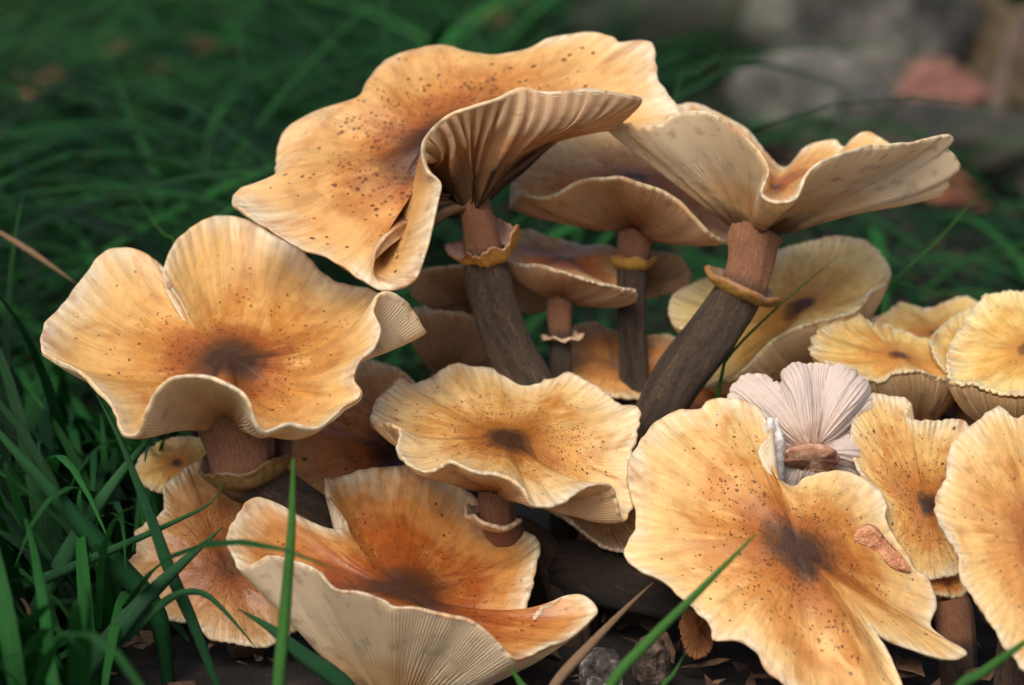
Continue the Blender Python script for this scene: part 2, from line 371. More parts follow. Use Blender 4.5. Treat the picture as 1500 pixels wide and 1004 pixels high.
# ------------------------------------------------------------------ mushroom parts
def build_cap(root, rim, C, stem_top, mat, gmat, mids=None, dish=-.06, sig=.03, gills=170, depth=3.6, p=1.6, seed=1, wr=1.0, jag=1.0, rings=34, thick=6.0, cols=None, torn=0.0, pv=None, dv=None, roll=.07, flat0=.26, bul=None, devp=3):
    global rng
    rng = np.random.default_rng(seed + 100)
    ctrl = PA(rim); c = P(*C); s = P(*stem_top)
    M = cols or 320
    u = arc_params(ctrl, M)
    th = np.linspace(0, 2 * np.pi, M, endpoint=False)
    R = cr_eval(ctrl, u)
    area = np.zeros(3)
    for i in range(M): area += np.cross(R[i] - c, R[(i + 1) % M] - c)
    axis = unit(area)
    flip = False
    if np.dot(axis, c - s) < 0: axis = -axis; flip = True
    R = R + axis * (wob(th, 0, 9, 34) * 1.3 * jag * S)[:, None] + unit(R - c) * (wob(th, 0, 14, 90, 24) * 1.5 * jag * S)[:, None]
    def surf(Rj, uj, thj):
        Rs = smooth_closed(Rj, sig)
        mid = c + .5 * (Rs - c) + axis * (dish * np.linalg.norm(Rs - c, axis=1))[:, None]
        if mids:
            dk = np.zeros((len(ctrl), 3))
            us = np.array([int(np.argmin(np.abs(uj - k))) for k in range(len(ctrl))])
            for k, m in mids.items(): dk[k] = P(*m) - mid[us[k]]
            mid = mid + smooth_closed(cr_eval(dk, uj), .008)
        return Rs, mid
    Rs, mid = surf(R, u, th)
    ts = np.concatenate([np.linspace(0.03, .9, rings - 8), np.linspace(.92, 1, 8)])
    T = ts[:, None, None]
    top = c * (2 * (T - .5) * (T - 1)) + mid[None] * (4 * T * (1 - T)) + Rs[None] * (2 * T * (T - .5)) + (R - Rs)[None] * T ** devp
    if bul:
        bk = np.zeros((len(ctrl), 3))
        for kk, vv in bul.items(): bk[kk] = vv
        bj = smooth_closed(cr_eval(bk, u), .006)[:, 0]
        top = top + axis * ((ts ** 4 * (1 - ts) * 12.2)[:, None] * bj[None] * S)[..., None]
    rel = (top - c) @ axis
    top = top + axis * (rel * (np.clip(ts / flat0, 0, 1)[:, None] ** 1.0 - 1))[..., None]
    du = np.roll(top, -1, 1) - np.roll(top, 1, 1); dt = np.gradient(top, axis=0)
    n = unit(np.cross(du, dt)); 
    if np.sum(n[:len(ts) // 2] @ axis) < 0: n = -n
    r2 = ts[:, None]
    th2 = th[None, :]
    wrk = wob(th2, r2 * 1.2, 3, 9) * 2.2 * r2 * (1 - r2 ** 4) + wob(th2, r2 * .6, 18, 48) * .8 * r2 ** 1.5 * (1 - r2 ** 6)
    hills = wob(th2, r2 * .8, 2, 7, 10) * 4.2 * r2 ** 2.2 * (1 - r2) - .9 * r2 ** 5 * (1 - r2) * 4
    top = top + axis * (hills * roll * np.linalg.norm(Rs - c, axis=1)[None])[..., None]
    du = np.roll(top, -1, 1) - np.roll(top, 1, 1); dt = np.gradient(top, axis=0); nq = unit(np.cross(du, dt)); n = nq * np.sign(np.sum(nq * n, -1).mean())
    top = top + n * (wrk * wr * S)[..., None]
    # the round margin, then a short way back under
    out = unit(top[-1] - top[-3])
    tk = (1 + .45 * wob(th, 0, 2, 20))[:, None]; tk = np.clip(tk, .35, 2.0)
    e1 = top[-1] + out * thick * .35 * S * tk - n[-1] * thick * .25 * S
    e2 = top[-1] + out * thick * .28 * S * tk - n[-1] * thick * .75 * S * tk
    e3 = top[-1] - out * thick * .9 * S - n[-1] * thick * 1.05 * S
    V = np.concatenate([c[None], top.reshape(-1, 3), e1, e2, e3])
    nr = len(ts) + 3
    q = grid_quads(nr, M, True, flip) + 1
    tri = np.stack([np.zeros(M, int), 1 + np.arange(M), 1 + (np.arange(M) + 1) % M], -1)
    if not flip: tri = tri[:, ::-1]
    else: q = q
    tt = np.concatenate([ts, [1, 1, 1]])
    disc = np.stack([np.outer(tt, np.cos(th)), np.outer(tt, np.sin(th)), np.outer(tt, np.ones(M))], -1).reshape(-1, 3)
    disc = np.concatenate([[[0, 0, 0]], disc])
    capo = mk('cap', V, q, mat, root, tri, {'disc': disc})
    # gills: a pleated sheet from the margin down to the stem
    gills = int(gills * (1.45 if depth > 10 else 1.8)); GM = gills * 4
    ug = np.interp(np.linspace(0, M, GM, endpoint=False), np.arange(M + 1), np.concatenate([u, [u[0] + len(ctrl)]]))
    idx = np.linspace(0, M, GM, endpoint=False); i0 = np.floor(idx).astype(int) % M; i1 = (i0 + 1) % M; fr = (idx - np.floor(idx))[None, :, None]
    gr = 22
    tg = np.concatenate([np.linspace(.06, .86, gr - 7), np.linspace(.89, .995, 7)])
    ti = np.interp(tg, ts, np.arange(len(ts))); a0 = np.floor(ti).astype(int); a1 = np.minimum(a0 + 1, len(ts) - 1); af = (ti - a0)[:, None, None]
    rs = lambda A: (lambda B: B[:, i0] * (1 - fr) + B[:, i1] * fr)(A[a0] * (1 - af) + A[a1] * af)
    B = rs(top); nn = unit(rs(n))
    pk = np.full((len(ctrl), 3), float(p))
    for kk, vv in (pv or {}).items(): pk[kk] = vv
    pj = smooth_closed(cr_eval(pk, ug % len(ctrl)), .012)[:, 0]
    wgt = ((1 - tg)[:, None] ** pj[None])[..., None]
    B = B - nn * (thick * S) + (s - c) * wgt
    du = np.roll(B, -4, 1) - np.roll(B, 4, 1); dt = np.gradient(B, axis=0)
    n2 = unit(np.cross(du, dt))
    sg = np.sign(np.sum(n2 * nn, -1).mean()); n2 = n2 * sg
    pat = np.tile(np.array([0., 0.15, 1., 0.85]), gills)                                  # 1 = the gill's free edge
    gi = np.repeat(np.arange(gills), 4)
    short = np.where(gi % 2 == 1, 1.0, 0.0)
    env = (np.minimum(1, (1 - tg) / .2) ** .7)[:, None] * np.minimum(1, .45 + tg / .5)[:, None]
    sh = np.clip((tg[:, None] - .45 - .2 * ((gi * 7919) % 13 / 13)[None]) / .12, 0, 1)
    amp = pat[None] * np.where(short[None] > 0, sh, 1.0)
    jit = 1 + .35 * np.sin(gi * 12.9898)[None]
    tilt = wob(np.linspace(0, 2 * np.pi, GM, endpoint=False)[None], tg[:, None], 20, 60) * torn
    tangent = unit(du)
    dk2 = np.full((len(ctrl), 3), 1.0)
    for kk, vv in (dv or {}).items(): dk2[kk] = vv
    dj = np.clip(smooth_closed(cr_eval(dk2, ug % len(ctrl)), .008)[:, 0], 0, 1)[None]
    B = B - n2 * (amp * env * jit * dj * depth * S)[..., None] + tangent * (tilt * amp * S)[..., None]
    wv = wob(np.linspace(0, 2 * np.pi, GM, endpoint=False)[None], tg[:, None] * 2, 8, 30) * 1.0
    B = B + tangent * (wv * np.minimum(1, (1 - tg) / .1)[:, None] * S)[..., None]
    tgf = np.linspace(0, 2 * np.pi, GM, endpoint=False)
    dsc = np.stack([np.outer(tg, np.cos(tgf)), np.outer(tg, np.sin(tgf)), np.outer(tg, np.ones(GM))], -1).reshape(-1, 3)
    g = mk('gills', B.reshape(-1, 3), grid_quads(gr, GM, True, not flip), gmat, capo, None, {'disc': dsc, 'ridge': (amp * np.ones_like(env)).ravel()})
    g['kind'] = 'stuff'
    return capo

def tube(pts, rad, nseg=60, nc=40, seed=0, rough=1.0, end_round=True):
    r_ = np.random.default_rng(seed + 5)
    pts = np.asarray(pts); rad = np.asarray(rad, float)
    u = arc_params(pts, nseg, False)
    c = cr_eval(pts, u, False); r = cr_eval(np.stack([rad, rad, rad], 1), u, False)[:, 0]
    tan = unit(np.gradient(c, axis=0))
    ref = np.array([0, -1., 0.05]); x = unit(ref - tan * (tan @ ref)[:, None]); y = np.cross(tan, x)
    th = np.linspace(0, 2 * np.pi, nc, endpoint=False)
    L = np.concatenate([[0], np.cumsum(np.linalg.norm(np.diff(c, axis=0), axis=1))])
    disp = np.zeros((nseg, nc))
    for _ in range(26):
        k = r_.integers(1, 13); m = r_.uniform(-220, 220)
        disp += np.sin(k * th[None] + m * L[:, None] + r_.uniform(0, 6.28)) * r_.uniform(.2, 1) * (.8 if k < 4 else .45)
    rr = r[:, None] * (1 + .022 * rough * disp)
    V = c[:, None] + (x[:, None] * np.cos(th)[None, :, None] + y[:, None] * np.sin(th)[None, :, None]) * rr[..., None]
    a = np.stack([np.tile(np.cos(th), (nseg, 1)), np.tile(np.sin(th), (nseg, 1)), np.tile(L[:, None], (1, nc))], -1).reshape(-1, 3)
    V = V.reshape(-1, 3); n0 = len(V)
    V = np.concatenate([V, c[:1], c[-1:]]); a = np.concatenate([a, [[0, 0, 0], [0, 0, L[-1]]]])
    j = np.arange(nc); j2 = (j + 1) % nc
    tris = np.concatenate([np.stack([np.full(nc, n0), j2, j], 1), np.stack([np.full(nc, n0 + 1), (nseg - 1) * nc + j, (nseg - 1) * nc + j2], 1)])
    return V, grid_quads(nseg, nc, True, False), tris, a, c, tan, L

def build_stem(root, pts, ring_at=None, seed=0, mat=None, to_ground=True):
    """pts: (px,py,d,r) from the cap down; ring_at: px row above which the flesh is bare"""
    W = [P(*p[:3]) for p in pts]; r = [p[3] * S for p in pts]
    if to_ground and W[-1][2] > 0:
        b = W[-1].copy(); dr = W[-1] - W[-2]; dr = dr / (np.linalg.norm(dr) + 1e-9)
        k = min(1.0, .02 / max(b[2], 1e-3)); b = b + np.array([dr[0], dr[1], 0]) * .4 * b[2]; b[2] = -.004
        W.append(b); r.append(r[-1] * 1.05)
    V, q, t, a, c, tan, L = tube(W, r, seed=seed)
    ra = P(*ring_at)if ring_at is not None else None
    if ra is not None:
        k = int(np.argmin(np.linalg.norm(c - ra, axis=1))); Lr = L[k]
    else: Lr = .012
    ab = np.clip((Lr - a[:, 2]) / .003 + .5, 0, 1)
    o = mk('stem', V, q, mat or M_STEM, root, t, {'tube': a, 'above': ab})
    return o

def build_ring(stem_o, at, axis_to, r_in, r_out, h, mat, seed=0, droop=0.0, thick=4.0, name='ring', ragged=1.2):
    """flaring collar; at = centre pixel, axis_to = pixel the axis points up to, sizes in pixels"""
    global rng
    rng = np.random.default_rng(seed + 300)
    c = P(*at); ax = unit(P(*axis_to) - c)
    x = unit(np.cross(ax, np.array([0, 1., .1]))); y = np.cross(ax, x)
    nc = 120; th = np.linspace(0, 2 * np.pi, nc, endpoint=False)
    k = np.linspace(0, 1, 9)
    prof_r = np.concatenate([r_in + (r_out - r_in) * k ** .8, [r_out + thick * .5], (r_in + (r_out - r_in) * k ** .8)[::-1] + thick * .15])
    prof_z = np.concatenate([h * (k ** 1.6 - .35) - droop * k ** 3, [h * .65 - droop - thick * .5], (h * (k ** 1.6 - .35) - droop * k ** 3)[::-1] - thick * (1.1 + .5 * (1 - k[::-1]))])
    pr = np.linspace(0, 1, len(prof_r))
    wgt = np.clip((prof_r - r_in) / max(1e-6, r_out - r_in), 0, 1.2)
    wr = wob(th, 0, 2, 5) * .09 * ragged; wz = wob(th, 0, 2, 7) * .16 * ragged + wob(th, 0, 12, 30) * .035 * ragged
    wf = wob(th, 0, 15, 40) * .02 * ragged
    rr = prof_r[:, None] * (1 + wgt[:, None] * (wr + wf)[None]); zz = prof_z[:, None] + wgt[:, None] * (wz * (r_out - r_in + 10))[None]
    V = c + (x[None, None] * (np.cos(th)[None] * rr)[..., None] + y[None, None] * (np.sin(th)[None] * rr)[..., None] + ax[None, None] * zz[..., None]) * S
    return mk(name, V.reshape(-1, 3), grid_quads(len(prof_r), nc, True, False), mat, stem_o, None, {'prof': np.repeat(pr, nc)})

def mushroom(label, rim, C, stem_pts, mat, gmat, S_top=None, ring_row=None, group=None, seed=1, smat=None, **kw):
    base = P(*stem_pts[-1][:3]).copy(); base[2] = 0.0
    root = empty('mushroom', base, label, 'mushroom', group)
    build_cap(root, rim, C, S_top or stem_pts[0][:3], mat, gmat, seed=seed, **kw)
    # the stem starts a little inside the cap
    st = list(stem_pts); s0 = st[0]; c = C; f = .22
    st = [(s0[0] + (c[0] - s0[0]) * f, s0[1] + (c[1] - s0[1]) * f, s0[2] + (c[2] - s0[2]) * f, s0[3])] + st
    so = build_stem(root, st, ring_row, seed, smat)
    return root, so

#@@SETTING
# ------------------------------------------------------------------ ground
M_SOIL = simple_noise_material('dark_soil', [(.3, (12, 9, 7)), (.55, (30, 23, 18)), (.75, (58, 46, 35))], 60, .9, .9, .006, 8)
nx, ny = 200, 240
gx = np.concatenate([[-60, -20, -6, -2], np.linspace(-.9, .9, nx), [2, 6, 20, 60]]); gy = np.concatenate([[-20, -5, -1.5], np.linspace(-.35, 2.6, ny), [4, 8, 20, 60]])
XX, YY = np.meshgrid(gx, gy)
zz = np.zeros_like(XX); r_ = np.random.default_rng(3)
for _ in range(60):
    f = 10 ** r_.uniform(.3, 2.2); a = r_.uniform(0, 6.28)
    zz += np.sin(XX * f * math.cos(a) + YY * f * math.sin(a) + r_.uniform(0, 6.28)) * .028 / f ** .75 * .35
zz = zz - .006
near = np.exp(-((XX / .2) ** 2 + (YY / .16) ** 2)); zz = zz * (1 - .7 * near)
far = (np.abs(XX) > 1) | (YY > 3) | (YY < -.5); zz[far] = -.02
gq = grid_quads(len(gy), len(gx), False, False)
gnd = mk('ground', np.stack([XX, YY, zz], -1).reshape(-1, 3), gq, M_SOIL); gnd['kind'] = 'structure'

#@@MUSHROOMS
# ------------------------------------------------------------------ mushrooms
mA = cap_material('cap_tall_speckled', 1, centre=(58, 34, 34), inner=(170, 104, 54), mid=(204, 146, 84), outer=(222, 176, 116), csize=.21, specks=.85, thr=.30)
mB = cap_material('cap_honey_funnel', 2, centre=(52, 30, 20), inner=(172, 102, 42), mid=(206, 150, 78), outer=(222, 178, 114), csize=.19, specks=.45, coat=.25, thr=.2)
mC = cap_material('cap_pale_honey', 3, centre=(62, 40, 36), inner=(186, 124, 58), mid=(222, 172, 104), outer=(234, 198, 142), csize=.12, specks=.7, thr=.24)
mE = cap_material('cap_orange_wet', 4, centre=(70, 46, 46), inner=(158, 82, 34), mid=(172, 94, 42), outer=(204, 142, 80), csize=.2, specks=.6, rough=.3, coat=.35, blotch=.25, thr=.22)
mF = cap_material('cap_amber_flat', 5, centre=(66, 46, 48), inner=(184, 116, 56), mid=(212, 152, 84), outer=(230, 190, 128), csize=.145, specks=.6, thr=.2)
mG = cap_material('cap_amber_edge', 6, centre=(96, 58, 40), inner=(182, 118, 58), mid=(212, 160, 92), outer=(226, 186, 124), csize=.12, specks=.2)
mH = cap_material('cap_gritty', 7, centre=(48, 30, 30), inner=(190, 128, 64), mid=(206, 150, 78), outer=(222, 184, 120), csize=.09, specks=.5, dirt=.12)
mD = cap_material('cap_orange_upturned', 8, centre=(120, 70, 40), inner=(186, 116, 56), mid=(208, 148, 80), outer=(226, 178, 116), specks=.2)
mK = cap_material('cap_splotched_brown', 9, centre=(60, 36, 32), inner=(190, 126, 80), mid=(210, 148, 96), outer=(220, 170, 116), csize=.16, specks=.3, blotch=.3, rough=.34, coat=.2, dirt=.2)
mL = cap_material('cap_low_wet', 10, centre=(120, 70, 44), inner=(160, 96, 56), mid=(190, 130, 82), outer=(212, 166, 112), csize=.1, specks=.9, rough=.32, coat=.3, thr=.22)
mY = cap_material('cap_yellow', 11, centre=(90, 56, 46), inner=(228, 176, 96), mid=(238, 196, 116), outer=(244, 214, 146), rim=(250, 236, 196), csize=.09, specks=.08)
mY2 = cap_material('cap_yellow_amber', 12, centre=(110, 72, 50), inner=(222, 162, 88), mid=(234, 184, 104), outer=(242, 204, 132), rim=(250, 232, 188), csize=.1, specks=.08)
mZ = cap_material('cap_back_tawny', 13, centre=(110, 64, 40), inner=(206, 134, 78), mid=(228, 170, 108), outer=(236, 192, 134), coat=0.0, csize=.07, specks=.7)
mZ2 = cap_material('cap_back_brown', 14, centre=(104, 62, 38), inner=(176, 104, 54), mid=(196, 126, 68), outer=(206, 148, 92), coat=0.0, specks=.1)
mN = cap_material('cap_orange_bloom', 15, centre=(190, 150, 140), inner=(206, 150, 100), mid=(206, 142, 88), outer=(214, 158, 96), specks=.1, rough=.3, coat=.4)
mW = cap_material('cap_whitish', 16, centre=(150, 110, 80), inner=(190, 150, 110), mid=(206, 174, 136), outer=(216, 192, 160), specks=.1)

mP = cap_material('cap_dull_brown', 17, centre=(90, 56, 34), inner=(120, 76, 44), mid=(126, 80, 46), outer=(136, 90, 54), rim=(160, 110, 66), csize=.05, specks=.1)
# A tall tilted cap
rimA = [(342,295,60),(350,278,90),(374,269,120),(400,261,150),(404,238,185),(408,208,210),(425,184,228),(462,167,242),(503,166,245),(526,160,258),(533,130,282),(560,95,300),(610,73,312),(655,68,318),(690,80,312),
        (735,84,318),(780,70,325),(802,57,326),(850,47,322),(892,52,308),(908,63,290),(950,60,262),(958,92,228),(962,118,205),(978,138,192),(993,166,182),(955,186,165),(908,180,135),(930,156,95),(938,144,72),
        (915,139,52),(860,132,32),(800,136,18),(762,129,8),(728,144,0),(690,155,-5),(660,165,0),(635,185,8),(617,213,15),(622,248,18),(642,268,5),(638,295,-6),(630,330,-16),(620,370,-24),(603,412,-24),(565,424,-2),(540,415,4),(515,398,10),(480,375,20),(430,356,30),(385,327,40),(358,308,50)]
rimA = [(x, y, d + (35 if 4 <= i <= 8 or 10 <= i <= 14 else 0)) for i, (x, y, d) in enumerate(rimA)]
midA = {26:(815,184,140),27:(805,186,130),28:(815,184,108),29:(822,182,92),30:(815,182,80),31:(795,186,66),32:(766,190,56),33:(742,182,56),38:(622,208,140),39:(612,230,150),40:(600,258,155),41:(586,288,155),42:(574,318,150),43:(564,348,145),44:(556,368,125),45:(530,345,90)}
rA, sA = mushroom('tall mushroom whose speckled tawny cap tilts over with torn dark gills exposed', rimA, (652,192,170),
    [(696,305,150,24),(704,345,165,26),(708,372,175,30),(713,405,180,36),(722,440,185,36),(735,480,190,36),(752,520,195,36),(776,560,200,35),(805,620,210,33),(830,720,210,32)],
    mA, M_GILL_A, S_top=(694,308,140), ring_row=(707,368,172), seed=1, mids=midA, p=1.7, pv={24:3.6,25:3.6,26:3.6,27:3.6,28:3.6,29:3.6,30:3.6,31:3.5,32:3.0,33:2.2,38:3,39:4,40:5,41:5,42:5,43:5,44:5,45:4}, dv={k: .1 for k in list(range(22, 33)) + list(range(39, 52))}, devp=7, bul={1: 8, 2: 14, 3: 24, 4: 33, 5: 36, 6: 36, 7: 36, 8: 35, 9: 34, 10: 36, 11: 37, 12: 37, 13: 36, 14: 34, 15: 28, 16: 22, 17: 18, 18: 14, 19: 8}, gills=72, depth=20, sig=.026, torn=6.0, wr=1.1)
build_ring(sA, (716,364,170), (700,330,150), 25, 50, 30, M_RING_L, 1, thick=5.2, ragged=1.95)

# B left funnel
rimB = [(62,496,0),(70,472,40),(93,448,80),(131,396,130),(152,372,150),(183,364,160),(212,372,160),(233,392,150),(246,420,120),(241,398,140),(255,362,172),(279,336,195),(308,320,212),(336,317,222),(365,326,225),(403,345,215),(437,365,200),
        (473,403,165),(494,415,150),(518,418,130),(548,427,108),(590,452,60),(620,484,15),(597,446,-12),(571,429,-28),(550,432,-42),(544,460,-60),(554,479,-75),(547,505,-95),(519,534,-115),(517,560,-130),(527,577,-138),(499,599,-162),(461,625,-190),
        (422,618,-202),(389,630,-215),(375,615,-225),(368,590,-226),(351,570,-222),(317,553,-216),(284,548,-215),(250,553,-210),(226,575,-205),(212,602,-200),(200,632,-192),(183,635,-180),(175,620,-165),(168,596,-140),(145,568,-105),(121,544,-75),(88,529,-40),(66,515,-15)]
rB, sB = mushroom('wavy honey funnel cap with glossy dark centre leaning over the grass', rimB, (336,524,20),
    [(346,628,8,56),(350,655,8,50),(358,690,12,47),(385,708,22,40),(430,738,40,36),(480,775,55,33),(520,840,65,32),(545,900,70,32)],
    mB, M_GILL, S_top=(342,630,15), ring_row=(360,690,12), seed=2, p=2.1, gills=230, sig=.014, dish=-.12)
build_ring(sB, (363,680,8), (355,652,-4), 44, 66, 28, M_RING_B, 2, thick=6.5, ragged=1.05)

# C middle
rimC = [(545,616,0),(555,585,60),(578,562,110),(590,555,130),(604,563,130),(629,554,150),(652,539,175),(671,532,190),(691,537,190),(726,541,190),(740,550,180),(769,554,176),(800,556,170),(815,554,168),(828,546,172),(843,550,165),(870,564,140),
        (893,581,110),(908,592,90),(932,597,60),(935,616,35),(928,647,5),(922,660,-10),(928,682,-25),(930,700,-40),(924,741,-70),(911,760,-90),(902,726,-110),(893,709,-125),(870,708,-140),(846,717,-155),(823,733,-170),(800,739,-180),(780,737,-182),
        (769,717,-180),(753,702,-178),(730,694,-175),(702,690,-170),(679,682,-165),(660,674,-158),(645,680,-150),(630,688,-142),(614,688,-130),(598,677,-112),(585,659,-85),(586,645,-65),(588,632,-45),(578,621,-25),(560,618,-8)]
rC, sC = mushroom('pale honey cap sprinkled with dark dots above a wet orange cap', rimC, (742,642,0),
    [(727,728,-20,26),(727,750,-15,24),(735,775,10,26),(770,790,50,28),(810,830,70,30),(830,880,80,30)],
    mC, M_GILL_T, S_top=(727,716,-25), ring_row=(735,790,20), seed=3, p=1.1, gills=200, sig=.016, dish=-.04)
build_ring(sC, (722,756,-16), (728,725,-25), 26, 40, 12, M_RING_P, 3, thick=6.5, droop=4, ragged=1.05)

# D upturned right
rimD = [(888,182,170),(896,172,150),(915,182,120),(939,187,95),(966,181,75),(994,166,58),(1027,163,42),(1060,174,28),(1092,199,15),(1114,223,8),(1128,248,2),(1122,270,-2),(1118,283,-6),(1128,293,-10),(1147,295,-12),(1165,286,-10),(1172,270,-8),(1181,253,-4),(1202,237,4),(1240,220,20),(1279,212,40),
        (1322,210,65),(1350,204,85),(1378,197,105),(1393,202,118),(1386,217,130),(1398,230,140),(1404,245,150),(1387,259,162),(1388,270,172),(1372,282,188),(1345,262,222),(1318,225,262),(1291,202,290),(1268,194,305),(1248,203,312),(1236,215,320),(1223,205,328),(1202,207,333),(1176,218,335),(1152,245,330),
        (1130,232,325),(1095,190,325),(1049,163,318),(1017,152,308),(990,155,290),(940,172,250),(908,180,210)]
rD, sD = mushroom('upturned cap showing cream gills on a thick leaning dark stem', rimD, (1133,275,170),
    [(1103,352,165,40),(1102,372,163,36),(1096,400,160,34),(1088,420,157,35),(1072,448,155,38),(1038,495,152,39),(1000,545,150,39),(970,595,150,37),(945,645,150,34),(928,700,152,32),(915,790,155,30)],
    mD, M_GILL, S_top=(1104,345,165), ring_row=(1090,416,157), seed=4, p=1.15, gills=230, sig=.016, dish=-.02)
build_ring(sD, (1089,418,157), (1107,380,150), 34, 58, 10, M_RING_Y, 4, thick=9.1, droop=2, ragged=0.68)

# E front bottom
rimE = [(335,786,-150),(344,812,-168),(355,833,-182),(396,814,-200),(430,821,-215),(468,835,-225),(492,862,-235),(526,866,-240),(564,878,-245),(578,888,-247),(612,890,-245),(660,900,-240),(689,907,-235),(725,935,-226),(752,962,-215),(774,958,-205),
        (800,946,-190),(840,928,-170),(868,902,-152),(870,889,-140),(850,873,-130),(823,874,-120),(802,889,-116),(790,905,-122),(767,911,-112),(773,883,-90),(780,850,-68),(787,816,-40),(786,792,-12),(768,780,10),(732,762,30),(696,730,48),(674,712,58),(636,694,64),(598,684,66),(564,685,60),
        (516,694,45),(491,701,30),(479,704,12),(486,732,-8),(505,758,-32),(509,771,-52),(487,776,-75),(450,762,-88),(420,747,-95),(391,732,-98),(377,730,-102),(360,740,-115),(346,760,-132)]
rE, sE = mushroom('wet orange bowl shaped cap with pale rolled rim low among dark soil', rimE, (592,866,-135),
    [(592,1062,-100,40),(596,1080,-95,38),(600,1100,-92,38)], mE, M_GILL, S_top=(585,1055,-105), seed=5, p=1.15, gills=190, sig=.016, dish=-.10)

# F big flat right front
rimF = [(924,674,-40),(940,646,-20),(963,618,0),(995,602,12),(1023,600,16),(1037,588,22),(1079,584,22),(1106,595,10),(1125,622,-12),(1124,642,-30),(1112,656,-45),(1117,668,-50),(1132,692,-58),(1148,706,-62),(1166,712,-62),(1176,702,-54),(1203,692,-44),(1236,691,-42),(1263,702,-44),(1287,718,-50),(1298,739,-58),
        (1296,757,-66),(1310,789,-76),(1326,808,-82),(1340,832,-88),(1360,850,-92),(1371,888,-105),(1362,914,-118),(1385,935,-128),(1411,950,-135),(1413,961,-142),(1379,965,-155),(1333,951,-165),(1297,934,-172),(1268,912,-175),(1288,936,-190),(1306,966,-210),(1322,1010,-235),(1330,1050,-265),(1290,1085,-290),(1220,1065,-285),(1152,1003,-262),
        (1125,983,-250),(1106,951,-235),(1079,937,-228),(1047,937,-225),(1041,914,-212),(1023,896,-200),(1004,877,-190),(972,850,-170),(936,831,-152),(917,816,-138),(919,798,-128),(933,771,-112),(933,743,-92),(924,711,-65)]
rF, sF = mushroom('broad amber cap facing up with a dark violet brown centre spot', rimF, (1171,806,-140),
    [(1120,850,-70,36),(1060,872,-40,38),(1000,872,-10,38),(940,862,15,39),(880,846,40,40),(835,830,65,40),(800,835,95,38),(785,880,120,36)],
    mF, M_GILL, S_top=(1125,850,-75), seed=6, smat=M_STEM_SHADE, p=1.6, gills=200, sig=.034, dish=.03)

# G right edge
rimG = [(1455,600,-130),(1425,623,-150),(1402,642,-165),(1390,669,-180),(1388,697,-190),(1373,729,-200),(1374,757,-212),(1393,789,-225),(1407,817,-238),(1411,849,-252),(1434,882,-268),(1462,928,-290),(1485,960,-305),(1505,985,-318),(1560,1020,-330),(1640,1010,-320),(1690,920,-280),(1690,790,-220),(1640,690,-170),(1580,630,-140),(1520,610,-130),(1485,612,-140),(1470,600,-132)]
rG, sG = mushroom('large amber cap with wavy cream edge tilted in front of a gritty cap', rimG, (1535,800,-225), [(1510,890,-160,36),(1495,960,-150,36),(1490,1020,-145,36)], mG, M_GILL, S_top=(1510,870,-165), seed=7, p=1.3, gills=170, sig=.02, dish=.02)

# H behind F and G
rimH = [(1247,628,40),(1259,592,62),(1277,577,72),(1305,582,74),(1329,586,74),(1325,608,52),(1342,617,50),(1370,618,56),(1402,616,62),(1420,626,60),(1450,680,40),(1455,760,-10),(1430,820,-50),(1380,845,-70),(1330,835,-72),(1300,790,-50),(1290,740,-22),(1268,699,0),(1252,668,18)]
rH, sH = mushroom('yellowish cap with an upright lobe and dark grit around its centre', rimH, (1358,745,-30), [(1370,830,10,30),(1375,900,15,30),(1378,960,20,30)], mH, M_GILL_T, S_top=(1370,815,10), seed=8, p=1.4, gills=150, sig=.016, dish=-.05)

# small curled one by F
rimQ = [(1359,850,-60),(1372,838,-50),(1395,835,-45),(1412,846,-45),(1415,862,-60),(1402,872,-75),(1380,868,-80),(1364,866,-75)]
mushroom('small curled orange cap on a stout pinkish stem between two amber caps', rimQ, (1388,856,-58), [(1392,876,-55,24),(1396,900,-55,28),(1402,950,-55,27)], mD, M_GILL_T, seed=9, gills=60, depth=2, sig=.02, cols=160, p=1.2)

# X fallen white one showing its gills
rimX = [(1069,590,60),(1086,557,70),(1115,552,75),(1134,564,70),(1150,563,58),(1149,547,60),(1165,537,70),(1201,535,80),(1232,540,82),(1259,557,82),(1274,582,76),(1270,640,60),(1255,700,40),(1200,722,25),(1130,706,35),(1088,655,50)]
rX = empty('mushroom', (P(1190,690,30) * np.array([1, 1, 0])), 'toppled mushroom with whitish gills and a broken pinkish stem stub', 'mushroom')
build_cap(rX, rimX, (1180,640,100), (1190,668,5), mW, M_GILL_W, seed=10, gills=90, depth=3.2, p=1.3, sig=.01, wr=4.0, roll=.2, jag=2.0)
M_CUT = simple_noise_material('broken_stem', [(.3, (120, 84, 66)), (.5, (170, 122, 96)), (.7, (214, 186, 160))], 260, .8, .6, .002)
V, q, t, a, *_ = tube([P(1180,650,60), P(1184,664,20), P(1188,672,-6), P(1189,675,-12)], [30 * S, 36 * S, 40 * S, 38 * S], nseg=20, seed=44, rough=3.0)
cc = P(1188, 672, 0); V = V - UP[None] * ((V - cc) @ UP)[:, None] * .5
mk('stem', V, q, M_CUT, rX, t)

